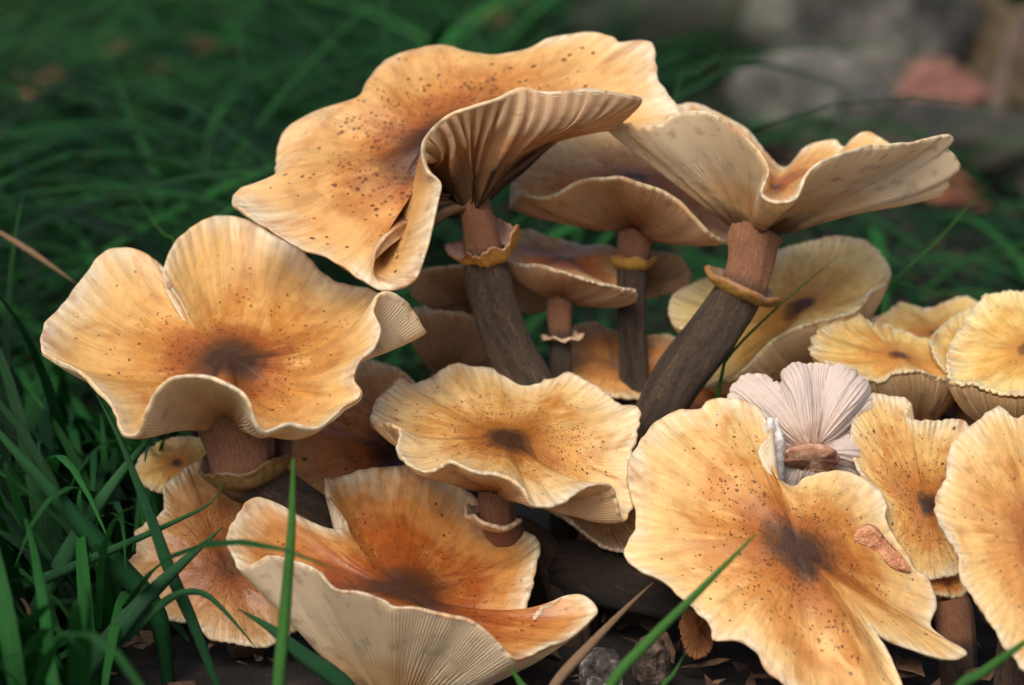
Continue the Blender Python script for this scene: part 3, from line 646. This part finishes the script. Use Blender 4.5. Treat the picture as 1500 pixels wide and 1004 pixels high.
# Z caps behind
rimZ1 = [(750,300,300),(765,283,245),(802,287,205),(850,264,172),(890,258,155),(930,264,152),(985,286,160),(1020,318,172),(1050,348,190),(1075,345,240),(1095,310,330),(1080,250,420),(1000,200,480),(930,186,498),(884,187,485),(830,193,452),(785,216,405),(755,255,352)]
rZ1, sZ1 = mushroom('tawny speckled cap on a slim straight grey brown stem behind', rimZ1, (932,258,330),
    [(930,342,325,28),(929,365,328,26),(926,390,330,23),(925,440,330,22),(927,500,330,23),(930,590,330,24),(932,680,330,24)], mZ, M_GILL_D, S_top=(930,338,325), ring_row=(927,382,329), seed=11, p=1.2, gills=150, sig=.02)
build_ring(sZ1, (926,384,330), (928,350,325), 22, 36, 16, M_RING_Y, 11, thick=3.2, ragged=0.9)
rimZ2 = [(740,372,230),(753,384,215),(788,387,205),(823,396,200),(868,411,208),(905,419,225),(930,425,250),(926,437,285),(905,400,360),(900,362,400),(858,359,420),(804,346,440),(772,337,445),(735,345,400),(725,360,300)]
rZ2, sZ2 = mushroom('small brown flat cap between two stems with a pale flared ring', rimZ2, (830,378,310),
    [(820,440,290,22),(820,465,290,19),(821,495,290,17),(822,550,290,17),(824,640,290,18)], mZ2, M_GILL_D, S_top=(820,435,290), ring_row=(821,488,290), seed=12, p=1.1, gills=130, sig=.02)
build_ring(sZ2, (822,492,290), (821,470,288), 17, 32, 10, M_RING_P, 12, thick=3.2, droop=8)
rimZ5 = [(604,425,380),(615,397,360),(660,389,350),(720,388,350),(780,393,360),(806,420,380),(800,448,410),(760,453,430),(690,458,440),(635,450,420)]
mushroom('shaded brown gilled underside of a cap tipped back behind the tallest stem', rimZ5, (705,405,450), [(700,440,430,24),(705,500,440,24),(710,620,450,24)], mZ2, M_GILL_D, seed=13, gills=120, p=1.0, sig=.02, S_top=(700,432,425))
rimZ3 = [(597,462,400),(612,457,365),(660,456,340),(700,465,340),(745,500,360),(765,540,410),(730,480,470),(660,452,490),(612,452,450)]
mushroom('fan of shaded tan gills on a low cap beside the honey funnel', rimZ3, (668,500,430), [(655,556,405,26),(650,600,405,24),(650,700,405,24)], mZ2, M_GILL_D, seed=14, gills=110, p=.9, sig=.02, S_top=(655,556,400))
rimZ4 = [(880,370,420),(930,366,410),(964,369,410),(993,377,415),(1009,397,420),(1009,415,425),(980,429,430),(945,437,430),(890,430,430),(860,400,430)]
mushroom('shaded pinkish gilled cap peeking out behind a slim straight stem', rimZ4, (930,395,480), [(925,425,470,24),(925,500,480,24),(925,640,490,24)], mZ2, M_GILL_D, seed=15, gills=110, p=1.0, sig=.02, S_top=(925,415,460))

# Y group at the back right
rimY1 = [(1057,556,225),(1030,562,240),(1012,530,270),(1008,490,300),(986,472,320),(983,450,345),(992,428,370),(1020,414,390),(1080,390,415),(1146,365,440),(1209,349,455),(1255,351,445),(1283,365,425),(1302,392,395),(1297,412,365),(1274,425,325),(1263,443,295),(1247,456,275),(1209,466,255),(1170,478,238),(1131,497,222),(1100,528,212),(1075,551,215)]
mushroom('big yellow cap with a dark central streak standing beyond the leaning stem', rimY1, (1180,447,330), [(1190,560,330,36),(1195,600,340,34),(1195,700,340,34)], mY, M_GILL_T, seed=16, gills=170, p=.9, sig=.018, S_top=(1188,555,330))
rimY2 = [(1192,520,190),(1200,485,240),(1232,470,270),(1263,463,285),(1273,478,275),(1294,474,290),(1333,489,290),(1368,500,285),(1391,513,270),(1415,540,220),(1393,556,165),(1372,549,150),(1341,542,140),(1310,543,138),(1290,555,132),(1271,554,135),(1251,541,145),(1228,532,165)]
mushroom('amber cap with cream front edge and deep brown shade beneath', rimY2, (1318,520,210), [(1345,640,250,40),(1345,680,250,38),(1345,780,250,36)], mY2, M_GILL_T, seed=17, jag=2.2, gills=150, p=.8, sig=.02, S_top=(1342,630,245))
rimY3 = [(1262,480,370),(1298,458,400),(1321,444,420),(1345,450,430),(1368,450,440),(1407,435,450),(1430,442,440),(1440,470,380),(1420,505,320),(1370,510,310),(1320,500,330)]
mushroom('yellow cap half hidden behind the amber one near thin grass', rimY3, (1372,488,370), [(1370,560,360,28),(1370,640,360,28)], mY2, M_GILL_D, seed=18, gills=110, sig=.02, p=1.1)
rimY4 = [(1395,555,100),(1391,513,150),(1407,484,200),(1434,443,260),(1453,430,280),(1500,427,290),(1570,432,280),(1630,470,220),(1640,530,140),(1590,575,80),(1540,582,60),(1500,577,55),(1470,574,58),(1442,567,66),(1426,560,75)]
mushroom('pale yellow ribbed cap rising highest of the yellow group', rimY4, (1515,508,160), [(1500,650,190,40),(1490,690,190,38),(1485,780,190,36)], mY, M_GILL_T, seed=19, jag=2.0, gills=150, p=.8, sig=.02, S_top=(1500,645,185))

rimY5 = [(1366,506,230),(1378,482,280),(1402,462,310),(1430,450,330),(1462,470,320),(1470,520,240),(1440,560,190),(1392,548,190)]
mushroom('narrow pale yellow lobe wedged between the amber and the ribbed yellow cap', rimY5, (1420,515,260), [(1420,600,260,26),(1420,700,260,26)], mY, M_GILL_T, seed=27, gills=80, sig=.02, p=1.0, cols=200)
# K, L and other low caps
rimK = [(388,640,110),(420,596,180),(480,556,240),(535,530,290),(590,545,290),(640,600,250),(660,690,150),(620,755,70),(540,775,40),(450,745,50),(398,695,70)]
mushroom('decaying brown splotched cap with dark wet spots under the honey funnel', rimK, (585,668,185), [(560,740,190,32),(565,790,190,32),(570,860,190,32)], mK, M_GILL_T, seed=20, gills=120, sig=.02, dish=.02)
rimL = [(292,677,120),(262,695,100),(242,714,85),(238,750,60),(200,777,40),(202,806,25),(187,830,10),(212,853,0),(226,880,-12),(240,902,-25),(287,914,-35),(310,936,-45),(345,941,-48),(389,945,-45),(442,914,-25),(470,860,15),(450,790,55),(400,720,95),(345,680,118)]
mushroom('low wet tan cap half buried in grass at the cluster edge', rimL, (335,835,15), [(360,900,50,30),(365,960,50,30)], mL, M_GILL, seed=21, gills=140, sig=.02, dish=.03)
rimL2 = [(200,690,180),(215,660,210),(260,640,240),(310,650,230),(320,690,190),(280,720,150),(225,715,155)]
mushroom('little orange cap tucked behind the low tan cap in grass', rimL2, (258,678,195), [(262,730,195,24),(262,800,195,24)], mY2, M_GILL_T, seed=22, gills=80, sig=.03, dish=.05, cols=200)
rimN = [(830,500,400),(842,478,420),(870,472,430),(898,484,430),(930,492,425),(985,492,410),(1010,530,360),(980,575,310),(900,580,295),(838,555,320)]
mushroom('orange cap with bluish bloom low behind the slim straight stem', rimN, (905,535,360), [(910,600,350,28),(910,680,350,28)], mN, M_GILL_T, seed=23, gills=90, sig=.03, dish=.05)
rimN2 = [(940,590,240),(985,560,290),(1040,560,300),(1085,590,260),(1080,640,200),(1010,650,180),(950,630,200)]
mushroom('low pinkish cap hidden behind the base of the leaning stem', rimN2, (1010,600,240), [(1015,680,240,28),(1015,740,240,28)], mN, M_GILL_T, seed=24, gills=90, sig=.03, dish=.04)
rimC2 = [(795,735,60),(830,755,30),(865,785,10),(890,800,0),(918,804,-8),(945,790,10),(965,740,50),(950,690,95),(890,675,115),(820,690,100)]
mushroom('pale drooping cap squeezed beneath the dotted pale honey cap', rimC2, (885,738,110), [(880,770,130,28),(860,830,140,28),(850,900,150,28)], mW, M_GILL, seed=25, gills=120, sig=.03, depth=2, p=1.1)
rimP = [(1003,900,-60),(1018,884,-50),(1038,890,-45),(1046,920,-60),(1040,950,-75),(1020,963,-80),(1004,945,-75),(998,920,-68)]
mushroom('small brown cap pressed against the lying stem below the amber cap', rimP, (1022,925,-75), [(1022,925,-40,8),(1012,905,-10,8),(1008,960,0,8)], mP, M_GILL_T, seed=26, gills=50, depth=2, sig=.03, cols=140)

#@@DETAILS
# ------------------------------------------------------------------ grass blades one can tell apart
def blade(name, label, pts, w0, mat, taper=1.0, nseg=30, twist=0.0, fold=.28, root=None, group=None, seed=0, cat='grass'):
    """pts from root to tip in pixels + depth; w0 = width in pixels at its widest"""
    W = PA(pts)
    if W[0][2] > .004 and root != 'none':
        d = unit(W[0] - W[1]); b = W[0] + d * .25 * W[0][2]; b[2] = -.004
        W = np.concatenate([[b], W])
    u = arc_params(W, nseg, False); c = cr_eval(W, u, False)
    tan = unit(np.gradient(c, axis=0))
    view = unit(CAM - c)
    side = unit(np.cross(tan, view)); nor = np.cross(side, tan)
    k = np.linspace(0, 1, nseg); a = twist * k
    side2 = side * np.cos(a)[:, None] + nor * np.sin(a)[:, None]; nor2 = np.cross(side2, tan)
    wd = w0 * S * .5 * np.minimum(1, .55 + 1.6 * k) * np.clip((1 - k) / .55, 0.03, 1) ** (.8 * taper)
    th = .25 * S * 4
    L = c - side2 * wd[:, None] + nor2 * (wd * fold)[:, None]; R = c + side2 * wd[:, None] + nor2 * (wd * fold)[:, None]
    lo = c - nor2 * np.minimum(th, wd * .3 + 1e-5)[:, None]
    hi = c
    V = np.stack([L, hi, R, lo], 1).reshape(-1, 3)
    at = np.stack([np.repeat(k, 4), np.tile([-1, 0, 1, 0], nseg), np.full(nseg * 4, (seed * .377) % 1)], -1)
    o = mk(name, V, grid_quads(nseg, 4, True), mat, None, None, {'blade': at}, origin=W[0])
    tag(o, label, cat, group); return o

blade('grass_blade', 'bright wide green blade slanting up in front of the low tan cap', [(105,1015,-235),(190,905,-220),(248,843,-200),(327,772,-170)], 30, M_BLADE, seed=3)
blade('grass_blade', 'green blade arching over and drooping onto the low tan cap', [(95,1010,-215),(190,927,-210),(248,877,-205),(287,867,-200),(318,884,-195),(376,950,-185)], 15, M_BLADE, seed=5)
blade('grass_blade', 'blurred upright green blade in front of the wet orange cap', [(407,1020,-420),(418,890,-415),(427,772,-410),(430,672,-405)], 17, M_BLADE_L, seed=2, taper=.5)
blade('grass_blade', 'dark wide blade slanting down towards the low tan cap', [(230,900,-90),(177,834,-110),(133,785,-125),(66,710,-135),(0,636,-140),(-40,590,-140)], 32, M_BLADE, seed=1)
blade('grass_blade', 'long blade whose curved tip touches the funnel cap ring', [(-30,880,-150),(60,850,-145),(177,800,-135),(248,768,-120),(309,737,-100),(328,704,-90)], 17, M_BLADE, seed=4)
blade('grass_blade', 'broad dark blade rising from corner to below the funnel cap', [(10,975,-60),(97,816,-60),(146,737,-50),(199,666,-40),(245,618,-30)], 28, M_BLADE, seed=7)
blade('grass_blade', 'narrow dark blade hanging from the funnel rim across the low tan cap', [(320,1010,-190),(283,914,-180),(248,834,-170),(221,759,-150),(177,648,-130),(141,578,-120)], 18, M_BLADE, seed=0)
blade('grass_blade', 'broad dewy blade lying below the wet orange cap', [(510,1012,-260),(442,958,-250),(398,922,-240),(350,893,-225)], 26, M_BLADE, seed=6)
blade('grass_blade', 'thin olive blade crossing in front of the big yellow cap', [(1052,600,190),(1056,560,190),(1066,524,190),(1135,454,190),(1228,375,190)], 7, M_BLADE_L, seed=8)
blade('grass_blade', 'long blade arching above the upturned cap', [(985,170,1400),(1015,138,1400),(1065,102,1400),(1120,94,1400),(1191,113,1400),(1266,146,1400),(1337,192,1400)], 13, M_BLADE, seed=3)
blade('grass_blade', 'straight blade pointing up behind the meeting of two tall caps', [(985,158,900),(1028,105,900),(1067,60,900)], 13, M_BLADE, seed=4)
blade('grass_blade', 'thin blade leaning out past the yellow caps', [(1290,440,520),(1308,414,520),(1379,347,520),(1450,266,520)], 8, M_BLADE_L, seed=9)
blade('grass_blade', 'thin blade lying across behind the yellow caps', [(1290,408,500),(1310,413,500),(1368,427,480),(1436,442,470)], 7, M_BLADE_L, seed=10)
blade('dry_grass', 'dry pinkish brown blade leaning over the dark lying stem', [(808,1012,-240),(860,950,-225),(920,888,-205),(957,853,-190)], 15, M_DRY, seed=1)
blade('grass_blade', 'blurred slim blade leaning across the broad amber cap', [(890,1015,-420),(950,940,-425),(1010,880,-430),(1060,830,-435),(1108,782,-440)], 15, M_BLADE_L, seed=5, taper=.7)
blade('grass_blade', 'short green shoot in the soil under the broad amber cap', [(968,1015,-330),(985,990,-330),(1002,960,-330)], 12, M_BLADE_L, seed=6)
blade('grass_blade', 'short wide green shoot below the pale rolled rim', [(775,1025,-280),(762,1000,-280),(745,975,-280)], 18, M_BLADE_L, seed=7)
blade('grass_blade', 'blurred blade crossing the lower edge of the large amber cap', [(1400,1020,-500),(1440,985,-505),(1510,935,-510)], 16, M_BLADE_L, seed=8, taper=.4)
blade('grass_blade', 'thin upright tip behind the back lobe of the funnel cap', [(262,385,500),(235,340,500),(198,283,500)], 8, M_BLADE_L, seed=2)
blade('dry_grass_stalk', 'dry brown stalk lying in grass beside the funnel cap', [(-10,335,420),(50,372,410),(112,416,400)], 10, M_DRY, seed=2, root='none')
blade('dry_grass', 'short yellowed blade among the dark grass', [(45,905,-150),(22,865,-150),(-5,825,-150)], 8, M_DRY, seed=4)
blade('grass_blade', 'long grey green blade hanging down in the far grass', [(230,270,1900),(205,205,1900),(182,150,1900),(155,70,1900)], 17, M_BLADE, seed=5)

# ------------------------------------------------------------------ grass as a mass
def grass_mass(name, roots, az, length, width, el0, bend, mat, seg=9):
    n = len(roots)
    s = np.linspace(0, 1, seg)
    el = el0[:, None] - bend[:, None] * s[None] ** 1.2
    azs = az[:, None] + rng.uniform(-.5, .5, n)[:, None] * s[None]
    dl = (length / (seg - 1))[:, None]
    dx = np.cos(el) * np.cos(azs) * dl; dy = np.cos(el) * np.sin(azs) * dl; dz = np.sin(el) * dl
    z0 = np.zeros((n, 1))
    X = roots[:, 0:1] + np.concatenate([z0, np.cumsum(dx[:, :-1], 1)], 1)
    Y = roots[:, 1:2] + np.concatenate([z0, np.cumsum(dy[:, :-1], 1)], 1)
    Z = np.maximum(np.concatenate([z0, np.cumsum(dz[:, :-1], 1)], 1), .004 + .012 * rng.random((n, 1))) ; Z[:, 0] = -.012
    c = np.stack([X, Y, Z], -1); tan = unit(np.gradient(c, axis=1))
    sd = unit(np.stack([-np.sin(azs), np.cos(azs), rng.uniform(-.5, .5, n)[:, None] + 0 * azs], -1))
    nor = np.cross(sd, tan)
    wd = (width[:, None] * .5) * np.minimum(1, .5 + 2 * s)[None] * np.clip((1 - s) / .6, .03, 1)[None] ** .8
    V = np.stack([c - sd * wd[..., None] + nor * (wd * .3)[..., None], c, c + sd * wd[..., None] + nor * (wd * .3)[..., None]], 2)
    base = (np.arange(n) * seg * 3)[:, None]
    q = (grid_quads(seg, 3, False)[None] + base[:, :, None]).reshape(-1, 4)
    at = np.zeros((n, seg, 3, 3)); at[..., 0] = s[None, :, None]; at[..., 1] = np.array([-1, 0, 1])[None, None]; at[..., 2] = rng.random(n)[:, None, None]
    o = mk(name, V.reshape(-1, 3), q, mat, None, None, {'blade': at.reshape(-1, 3)}); o['kind'] = 'stuff'
    return o, c

rng = np.random.default_rng(21)
def sample(n, xr, yr): return np.stack([rng.uniform(*xr, n), rng.uniform(*yr, n), np.zeros(n)], -1)
# left tussock beside the cluster
n = 1700
r0 = sample(n, (-.30, -.10), (-.16, .14)); 
lg = rng.uniform(.05, .13, n)
az = rng.uniform(1.6, 5.2, n)
g1, _ = grass_mass('grass', r0, az, lg, rng.uniform(.002, .0048, n), rng.uniform(.35, 1.4, n), rng.uniform(.6, 2.2, n), M_GRASS)
g1['label'] = 'dense dark green grass beside the left mushrooms'; g1['category'] = 'grass'
# grass behind: long, lying over in swathes
n = 4400
r1 = sample(n, (-.55, .42), (.15, 1.25))
keep = ~((r1[:, 0] > .05) & (rng.random(n) < np.where(r1[:, 1] > .5, .93, .3)))
keep &= ~((r1[:, 0] < -.16) & (r1[:, 1] > .65) & (rng.random(n) < .6))
r1 = r1[keep]; n = len(r1)
az = np.where(rng.random(n) < .78, np.where(rng.random(n) < .72, rng.normal(3.3, .35, n), rng.normal(.1, .4, n)), rng.uniform(0, 6.28, n))
lg = rng.uniform(.10, .26, n)
lg = np.where(r1[:, 0] > .03, lg * .5, lg)
az = np.where((np.sin(az) < 0) & (r1[:, 1] + lg * np.sin(az) * .8 < .13), -az, az)
g2, _ = grass_mass('grass', r1, az, lg, rng.uniform(.0025, .0065, n), rng.uniform(.35, 1.25, n), rng.uniform(1.0, 2.4, n), M_GRASS, 10)
g2['label'] = 'long dark green grass lying over behind the mushrooms'; g2['category'] = 'grass'

# ------------------------------------------------------------------ stones, leaves and twigs
def rock(label, px, py, size, mat, seed, dY=0.0, flat=.7, group=None):
    """stone standing on the ground below photo pixel px,py; size = (width, height) in metres"""
    g = ground_at(px, py); g = g + np.array([0, dY, 0])
    r_ = np.random.default_rng(seed)
    nu, nv = 48, 26
    th = np.linspace(0, 2 * np.pi, nu, endpoint=False); ph = np.linspace(.03, np.pi - .03, nv)
    d = np.stack([np.outer(np.sin(ph), np.cos(th)), np.outer(np.sin(ph), np.sin(th)), np.outer(np.cos(ph), np.ones(nu))], -1)
    R = np.ones((nv, nu))
    for _ in range(12):                                      # chop by planes for flat faces
        a = unit(r_.normal(size=3)); h = r_.uniform(.6, .9); dp = d @ a
        R = np.minimum(R, np.where(dp > .05, h / np.maximum(dp, .05), 9))
    for _ in range(25):
        a = r_.normal(size=3) * r_.uniform(3, 14); R = R + np.sin(d @ a + r_.uniform(0, 6.28)) * .06 / np.linalg.norm(a) ** .5
    V = d * R[..., None] * np.array([size[0] * .6, size[0] * .45, size[1] * .62]) + g + np.array([0, 0, size[1] * .36])
    V = V.reshape(-1, 3); n0 = len(V); V = np.concatenate([V, [V[:nu].mean(0)], [V[n0 - nu:n0].mean(0)]])
    j = np.arange(nu); j2 = (j + 1) % nu
    t = np.concatenate([np.stack([np.full(nu, n0), j, j2], 1), np.stack([np.full(nu, n0 + 1), (nv - 1) * nu + j2, (nv - 1) * nu + j], 1)])
    o = mk('stone', V, grid_quads(nv, nu, True, True), mat, None, t, origin=g); tag(o, label, 'stone', group); return o

M_ROCK_G = simple_noise_material('stone_grey', [(.3, (30, 29, 28)), (.45, (70, 68, 64)), (.6, (112, 110, 102)), (.72, (46, 58, 36))], 22, .85, .8, .01)
M_ROCK_T = simple_noise_material('stone_tan', [(.3, (34, 28, 20)), (.5, (84, 70, 48)), (.7, (120, 102, 74))], 26, .85, .8, .01)
M_ROCK_D = simple_noise_material('stone_dark', [(.3, (24, 24, 20)), (.55, (52, 50, 42)), (.75, (58, 68, 42))], 20, .9, .8, .01)
rock('large pale grey stone standing behind the long arching blade', 1235, 165, (.10, .13), M_ROCK_G, 1)
rock('grey stone at the foot of the large pale grey stone', 1190, 205, (.07, .05), M_ROCK_G, 2)
rock('tan stone leaning next to the bare twig', 1405, 150, (.07, .08), M_ROCK_T, 3)
rock('tan stone lying beyond the bare twig', 1490, 165, (.07, .06), M_ROCK_T, 4)
rock('dark mossy stone between the grey and tan stones', 1330, 120, (.08, .10), M_ROCK_D, 5)
rock('dark mossy stone behind the tallest cap', 1030, 90, (.13, .09), M_ROCK_D, 6)
rock('broad mossy stone at the back of the stones', 1420, 40, (.20, .10), M_ROCK_D, 7)
rock('dark low stone under the pinkish brown leaf', 1380, 260, (.09, .04), M_ROCK_D, 8)
rock('brown mossy stone far behind the arching blade', 1110, 40, (.12, .10), M_ROCK_D, 9)

M_LEAF = simple_noise_material('dead_leaf', [(.3, (84, 44, 28)), (.5, (140, 82, 52)), (.7, (172, 116, 82))], 120, .6, .5, .002)
M_LEAF_P = simple_noise_material('dead_leaf_pink', [(.3, (80, 48, 38)), (.5, (120, 78, 64)), (.7, (150, 110, 92))], 90, .6, .5, .002)
def leaf(label, px, py, length, width, mat, seed, lift=.01, rot=None, tilt=.3, group=None):
    g = ground_at(px, py); g[2] = 0
    r_ = np.random.default_rng(seed); a = r_.uniform(0, 6.28) if rot is None else rot
    n, m = 22, 9
    s = np.linspace(0, 1, n); v = np.linspace(-1, 1, m)
    wd = width * .5 * np.sin(np.pi * np.clip(s, .01, .99) ** .8) ** .8 * (1 + .12 * np.sin(s * 40 + seed))
    X = (s[:, None] - .5) * length + 0 * v; Y = v[None] * wd[:, None]
    Z = .25 * np.abs(v)[None] * wd[:, None] + .10 * length * np.sin(s * 3.1 + r_.uniform(0, 3))[:, None] + .05 * length * np.sin(v * 3 + r_.uniform(0, 6))[None] * s[:, None]
    Zt = Z + (Y + width * .5) * tilt
    W = np.stack([X * math.cos(a) - Y * math.sin(a), X * math.sin(a) + Y * math.cos(a), Zt - Zt.min() + lift - .006], -1)
    top = W + g; bot = top - np.array([0, 0, .0005])
    V = np.concatenate([top.reshape(-1, 3), bot.reshape(-1, 3)])
    q = np.concatenate([grid_quads(n, m, False), grid_quads(n, m, False, True) + n * m])
    o = mk('dead_leaf', V, q, mat, None, origin=g); tag(o, label, 'leaf', group); return o
leaf('pinkish brown dead leaf lying by the bare twig', 1400, 205, .06, .04, M_LEAF_P, 1, .012, 0.1, .7)
leaf('rusty dead leaf on the ground under the bare twig', 1395, 315, .04, .03, M_LEAF, 2, .01, .5, .6)
leaf('reddish dead leaf standing against the large grey stone', 1275, 165, .05, .018, M_LEAF, 3, .012, 1.2, 1.4)
leaf('orange brown dead leaf next to the twig base', 1470, 215, .05, .035, M_LEAF, 4, .012, 2.2, .6)
for i, (x, y) in enumerate([(70,110),(160,110),(110,210),(30,230),(240,60),(350,40),(250,380),(120,300),(60,190),(310,110),(560,25),(710,70),(760,30),(430,60),(200,140),(20,60)]):
    leaf('rust brown dead leaf lying among the far grass', x, y, rng.uniform(.03, .06), rng.uniform(.02, .035), M_LEAF, 20 + i, .014, None, rng.uniform(.2, .9), 'dead leaves in the far grass')

M_BARK = simple_noise_material('twig_bark', [(.3, (56, 44, 38)), (.6, (98, 80, 70)), (.8, (126, 108, 96))], 200, .85, .7, .002)
tw = [P(1510,10,3300), P(1470,110,3280), P(1455,200,3250), P(1436,268,3230)]; b = tw[-1].copy(); b[2] = -.01; b[0] -= .006; tw.append(b)
V, q, t, a, *_ = tube(tw, [.0034, .0040, .0046, .005, .006], nseg=40, nc=12, seed=3, rough=3)
o = mk('twig', V, q, M_BARK, None, t, origin=tw[-1]); tag(o, 'bare brown twig standing upright in front of the tan stones', 'twig')

M_LITTER = simple_noise_material('litter', [(.3, (30, 20, 15)), (.5, (70, 50, 36)), (.7, (118, 88, 62))], 140, .8, .5, .002)
rng = np.random.default_rng(5)
nf = 9000
fx = np.where(rng.random(nf) < .45, rng.uniform(-.3, .2, nf), rng.uniform(-.6, .6, nf)); fy = np.where(np.abs(fx) < .2, rng.uniform(-.2, 1.8, nf), rng.uniform(-.2, 1.8, nf))
Lf = 10 ** rng.uniform(-2.5, -1.75, nf); Wf = Lf * rng.uniform(.12, .7, nf); af = rng.uniform(0, 6.28, nf)
base = np.array([[-1, 0], [-.3, -1], [.5, -.8], [1, 0], [.4, .9], [-.5, .8]]) * .5
X = base[None, :, 0] * Lf[:, None]; Y = base[None, :, 1] * Wf[:, None]; Z = rng.uniform(-.35, .35, (nf, 6)) * Wf[:, None] + rng.normal(0, .25, nf)[:, None] * X + .002
Vf = np.stack([X * np.cos(af)[:, None] - Y * np.sin(af)[:, None] + fx[:, None], X * np.sin(af)[:, None] + Y * np.cos(af)[:, None] + fy[:, None], Z + rng.uniform(-.002, .004, nf)[:, None]], -1).reshape(-1, 3)
b6 = (np.arange(nf) * 6)[:, None, None]
qf = (np.array([[0, 1, 2, 5], [2, 3, 4, 5]])[None] + b6).reshape(-1, 4)
o = mk('leaf_litter', Vf, qf, M_LITTER); o['kind'] = 'stuff'; o['label'] = 'dark crumbled leaf litter strewn over the soil'; o['category'] = 'leaf litter'

# crumbs of dried mushroom at the front
M_CRUMB = simple_noise_material('dried_crumb', [(.35, (24, 20, 18)), (.52, (84, 76, 70)), (.68, (190, 182, 172))], 330, .9, 1, .003)
M_CRUMB_D = simple_noise_material('dried_crumb_dark', [(.35, (30, 24, 20)), (.55, (84, 68, 58)), (.72, (140, 120, 104))], 300, .9, 1, .003)
M_SCRAP = simple_noise_material('white_scrap', [(.3, (120, 108, 100)), (.5, (200, 192, 186)), (.7, (226, 220, 216))], 300, .7, .8, .002)
def crumb(label, px, py, d, r, mat, seed, squash=.8):
    c = P(px, py, d); r_ = np.random.default_rng(seed); nu, nv = 40, 24
    th = np.linspace(0, 2 * np.pi, nu, endpoint=False); ph = np.linspace(.04, np.pi - .04, nv)
    dd = np.stack([np.outer(np.sin(ph), np.cos(th)), np.outer(np.sin(ph), np.sin(th)), np.outer(np.cos(ph), np.ones(nu))], -1)
    R = np.ones((nv, nu))
    for _ in range(40):
        a = r_.normal(size=3) * r_.uniform(2, 9); R = R + np.abs(np.sin(dd @ a + r_.uniform(0, 6.28))) * .5 / np.linalg.norm(a) - .03
    V = c + dd * R[..., None] * np.array([1, 1, squash]) * r * .5 * S
    V = V.reshape(-1, 3); low = V[:, 2].min(); n0 = len(V)
    V[:, 2] -= max(0, low + .001) * (V[:, 2] < c[2])
    V = np.concatenate([V, [V[:nu].mean(0)], [V[n0 - nu:n0].mean(0)]])
    j = np.arange(nu); j2 = (j + 1) % nu
    t = np.concatenate([np.stack([np.full(nu, n0), j, j2], 1), np.stack([np.full(nu, n0 + 1), (nv - 1) * nu + j2, (nv - 1) * nu + j], 1)])
    o = mk('dried_mushroom', V, grid_quads(nv, nu, True, True), mat, None, t, origin=(c[0], c[1], 0)); tag(o, label, 'mushroom'); return o
crumb('shrivelled whitish dried mushroom knob on the dark soil', 880, 975, -170, 21, M_CRUMB, 1)
crumb('shrivelled dark brown dried mushroom knob beside the short shoot', 955, 955, -120, 27, M_CRUMB_D, 2)
crumb('tiny pale crumb under the whitish dried knob', 872, 998, -190, 13, M_CRUMB, 3)
# torn scrap beside the toppled mushroom
crumb('torn whitish scrap of flesh leaning on the toppled mushroom', 1133, 650, -5, 17, M_SCRAP, 5, 2.0)
# pinkish folded lip on F
V, q, t, a, *_ = tube([P(1252,790,-112), P(1270,786,-104), P(1290,800,-100), P(1312,824,-98), P(1332,836,-96)], [4 * S, 11 * S, 8 * S, 10 * S, 4 * S], nseg=80, nc=30, seed=9, rough=9)
cc = P(1290, 805, -98); V = V - FWD[None] * ((V - cc) @ FWD)[:, None] * .5
M_PINK = simple_noise_material('pink_flesh', [(.3, (168, 100, 66)), (.5, (206, 142, 102)), (.7, (232, 182, 140))], 320, .4, .9, .003)
rf = rF
for ch in rF.children:
    if ch.name.startswith('cap'): mk('folded_lip', V, q, M_PINK, ch, t)

for o in bpy.data.objects:
    if '_o' in o: del o['_o']
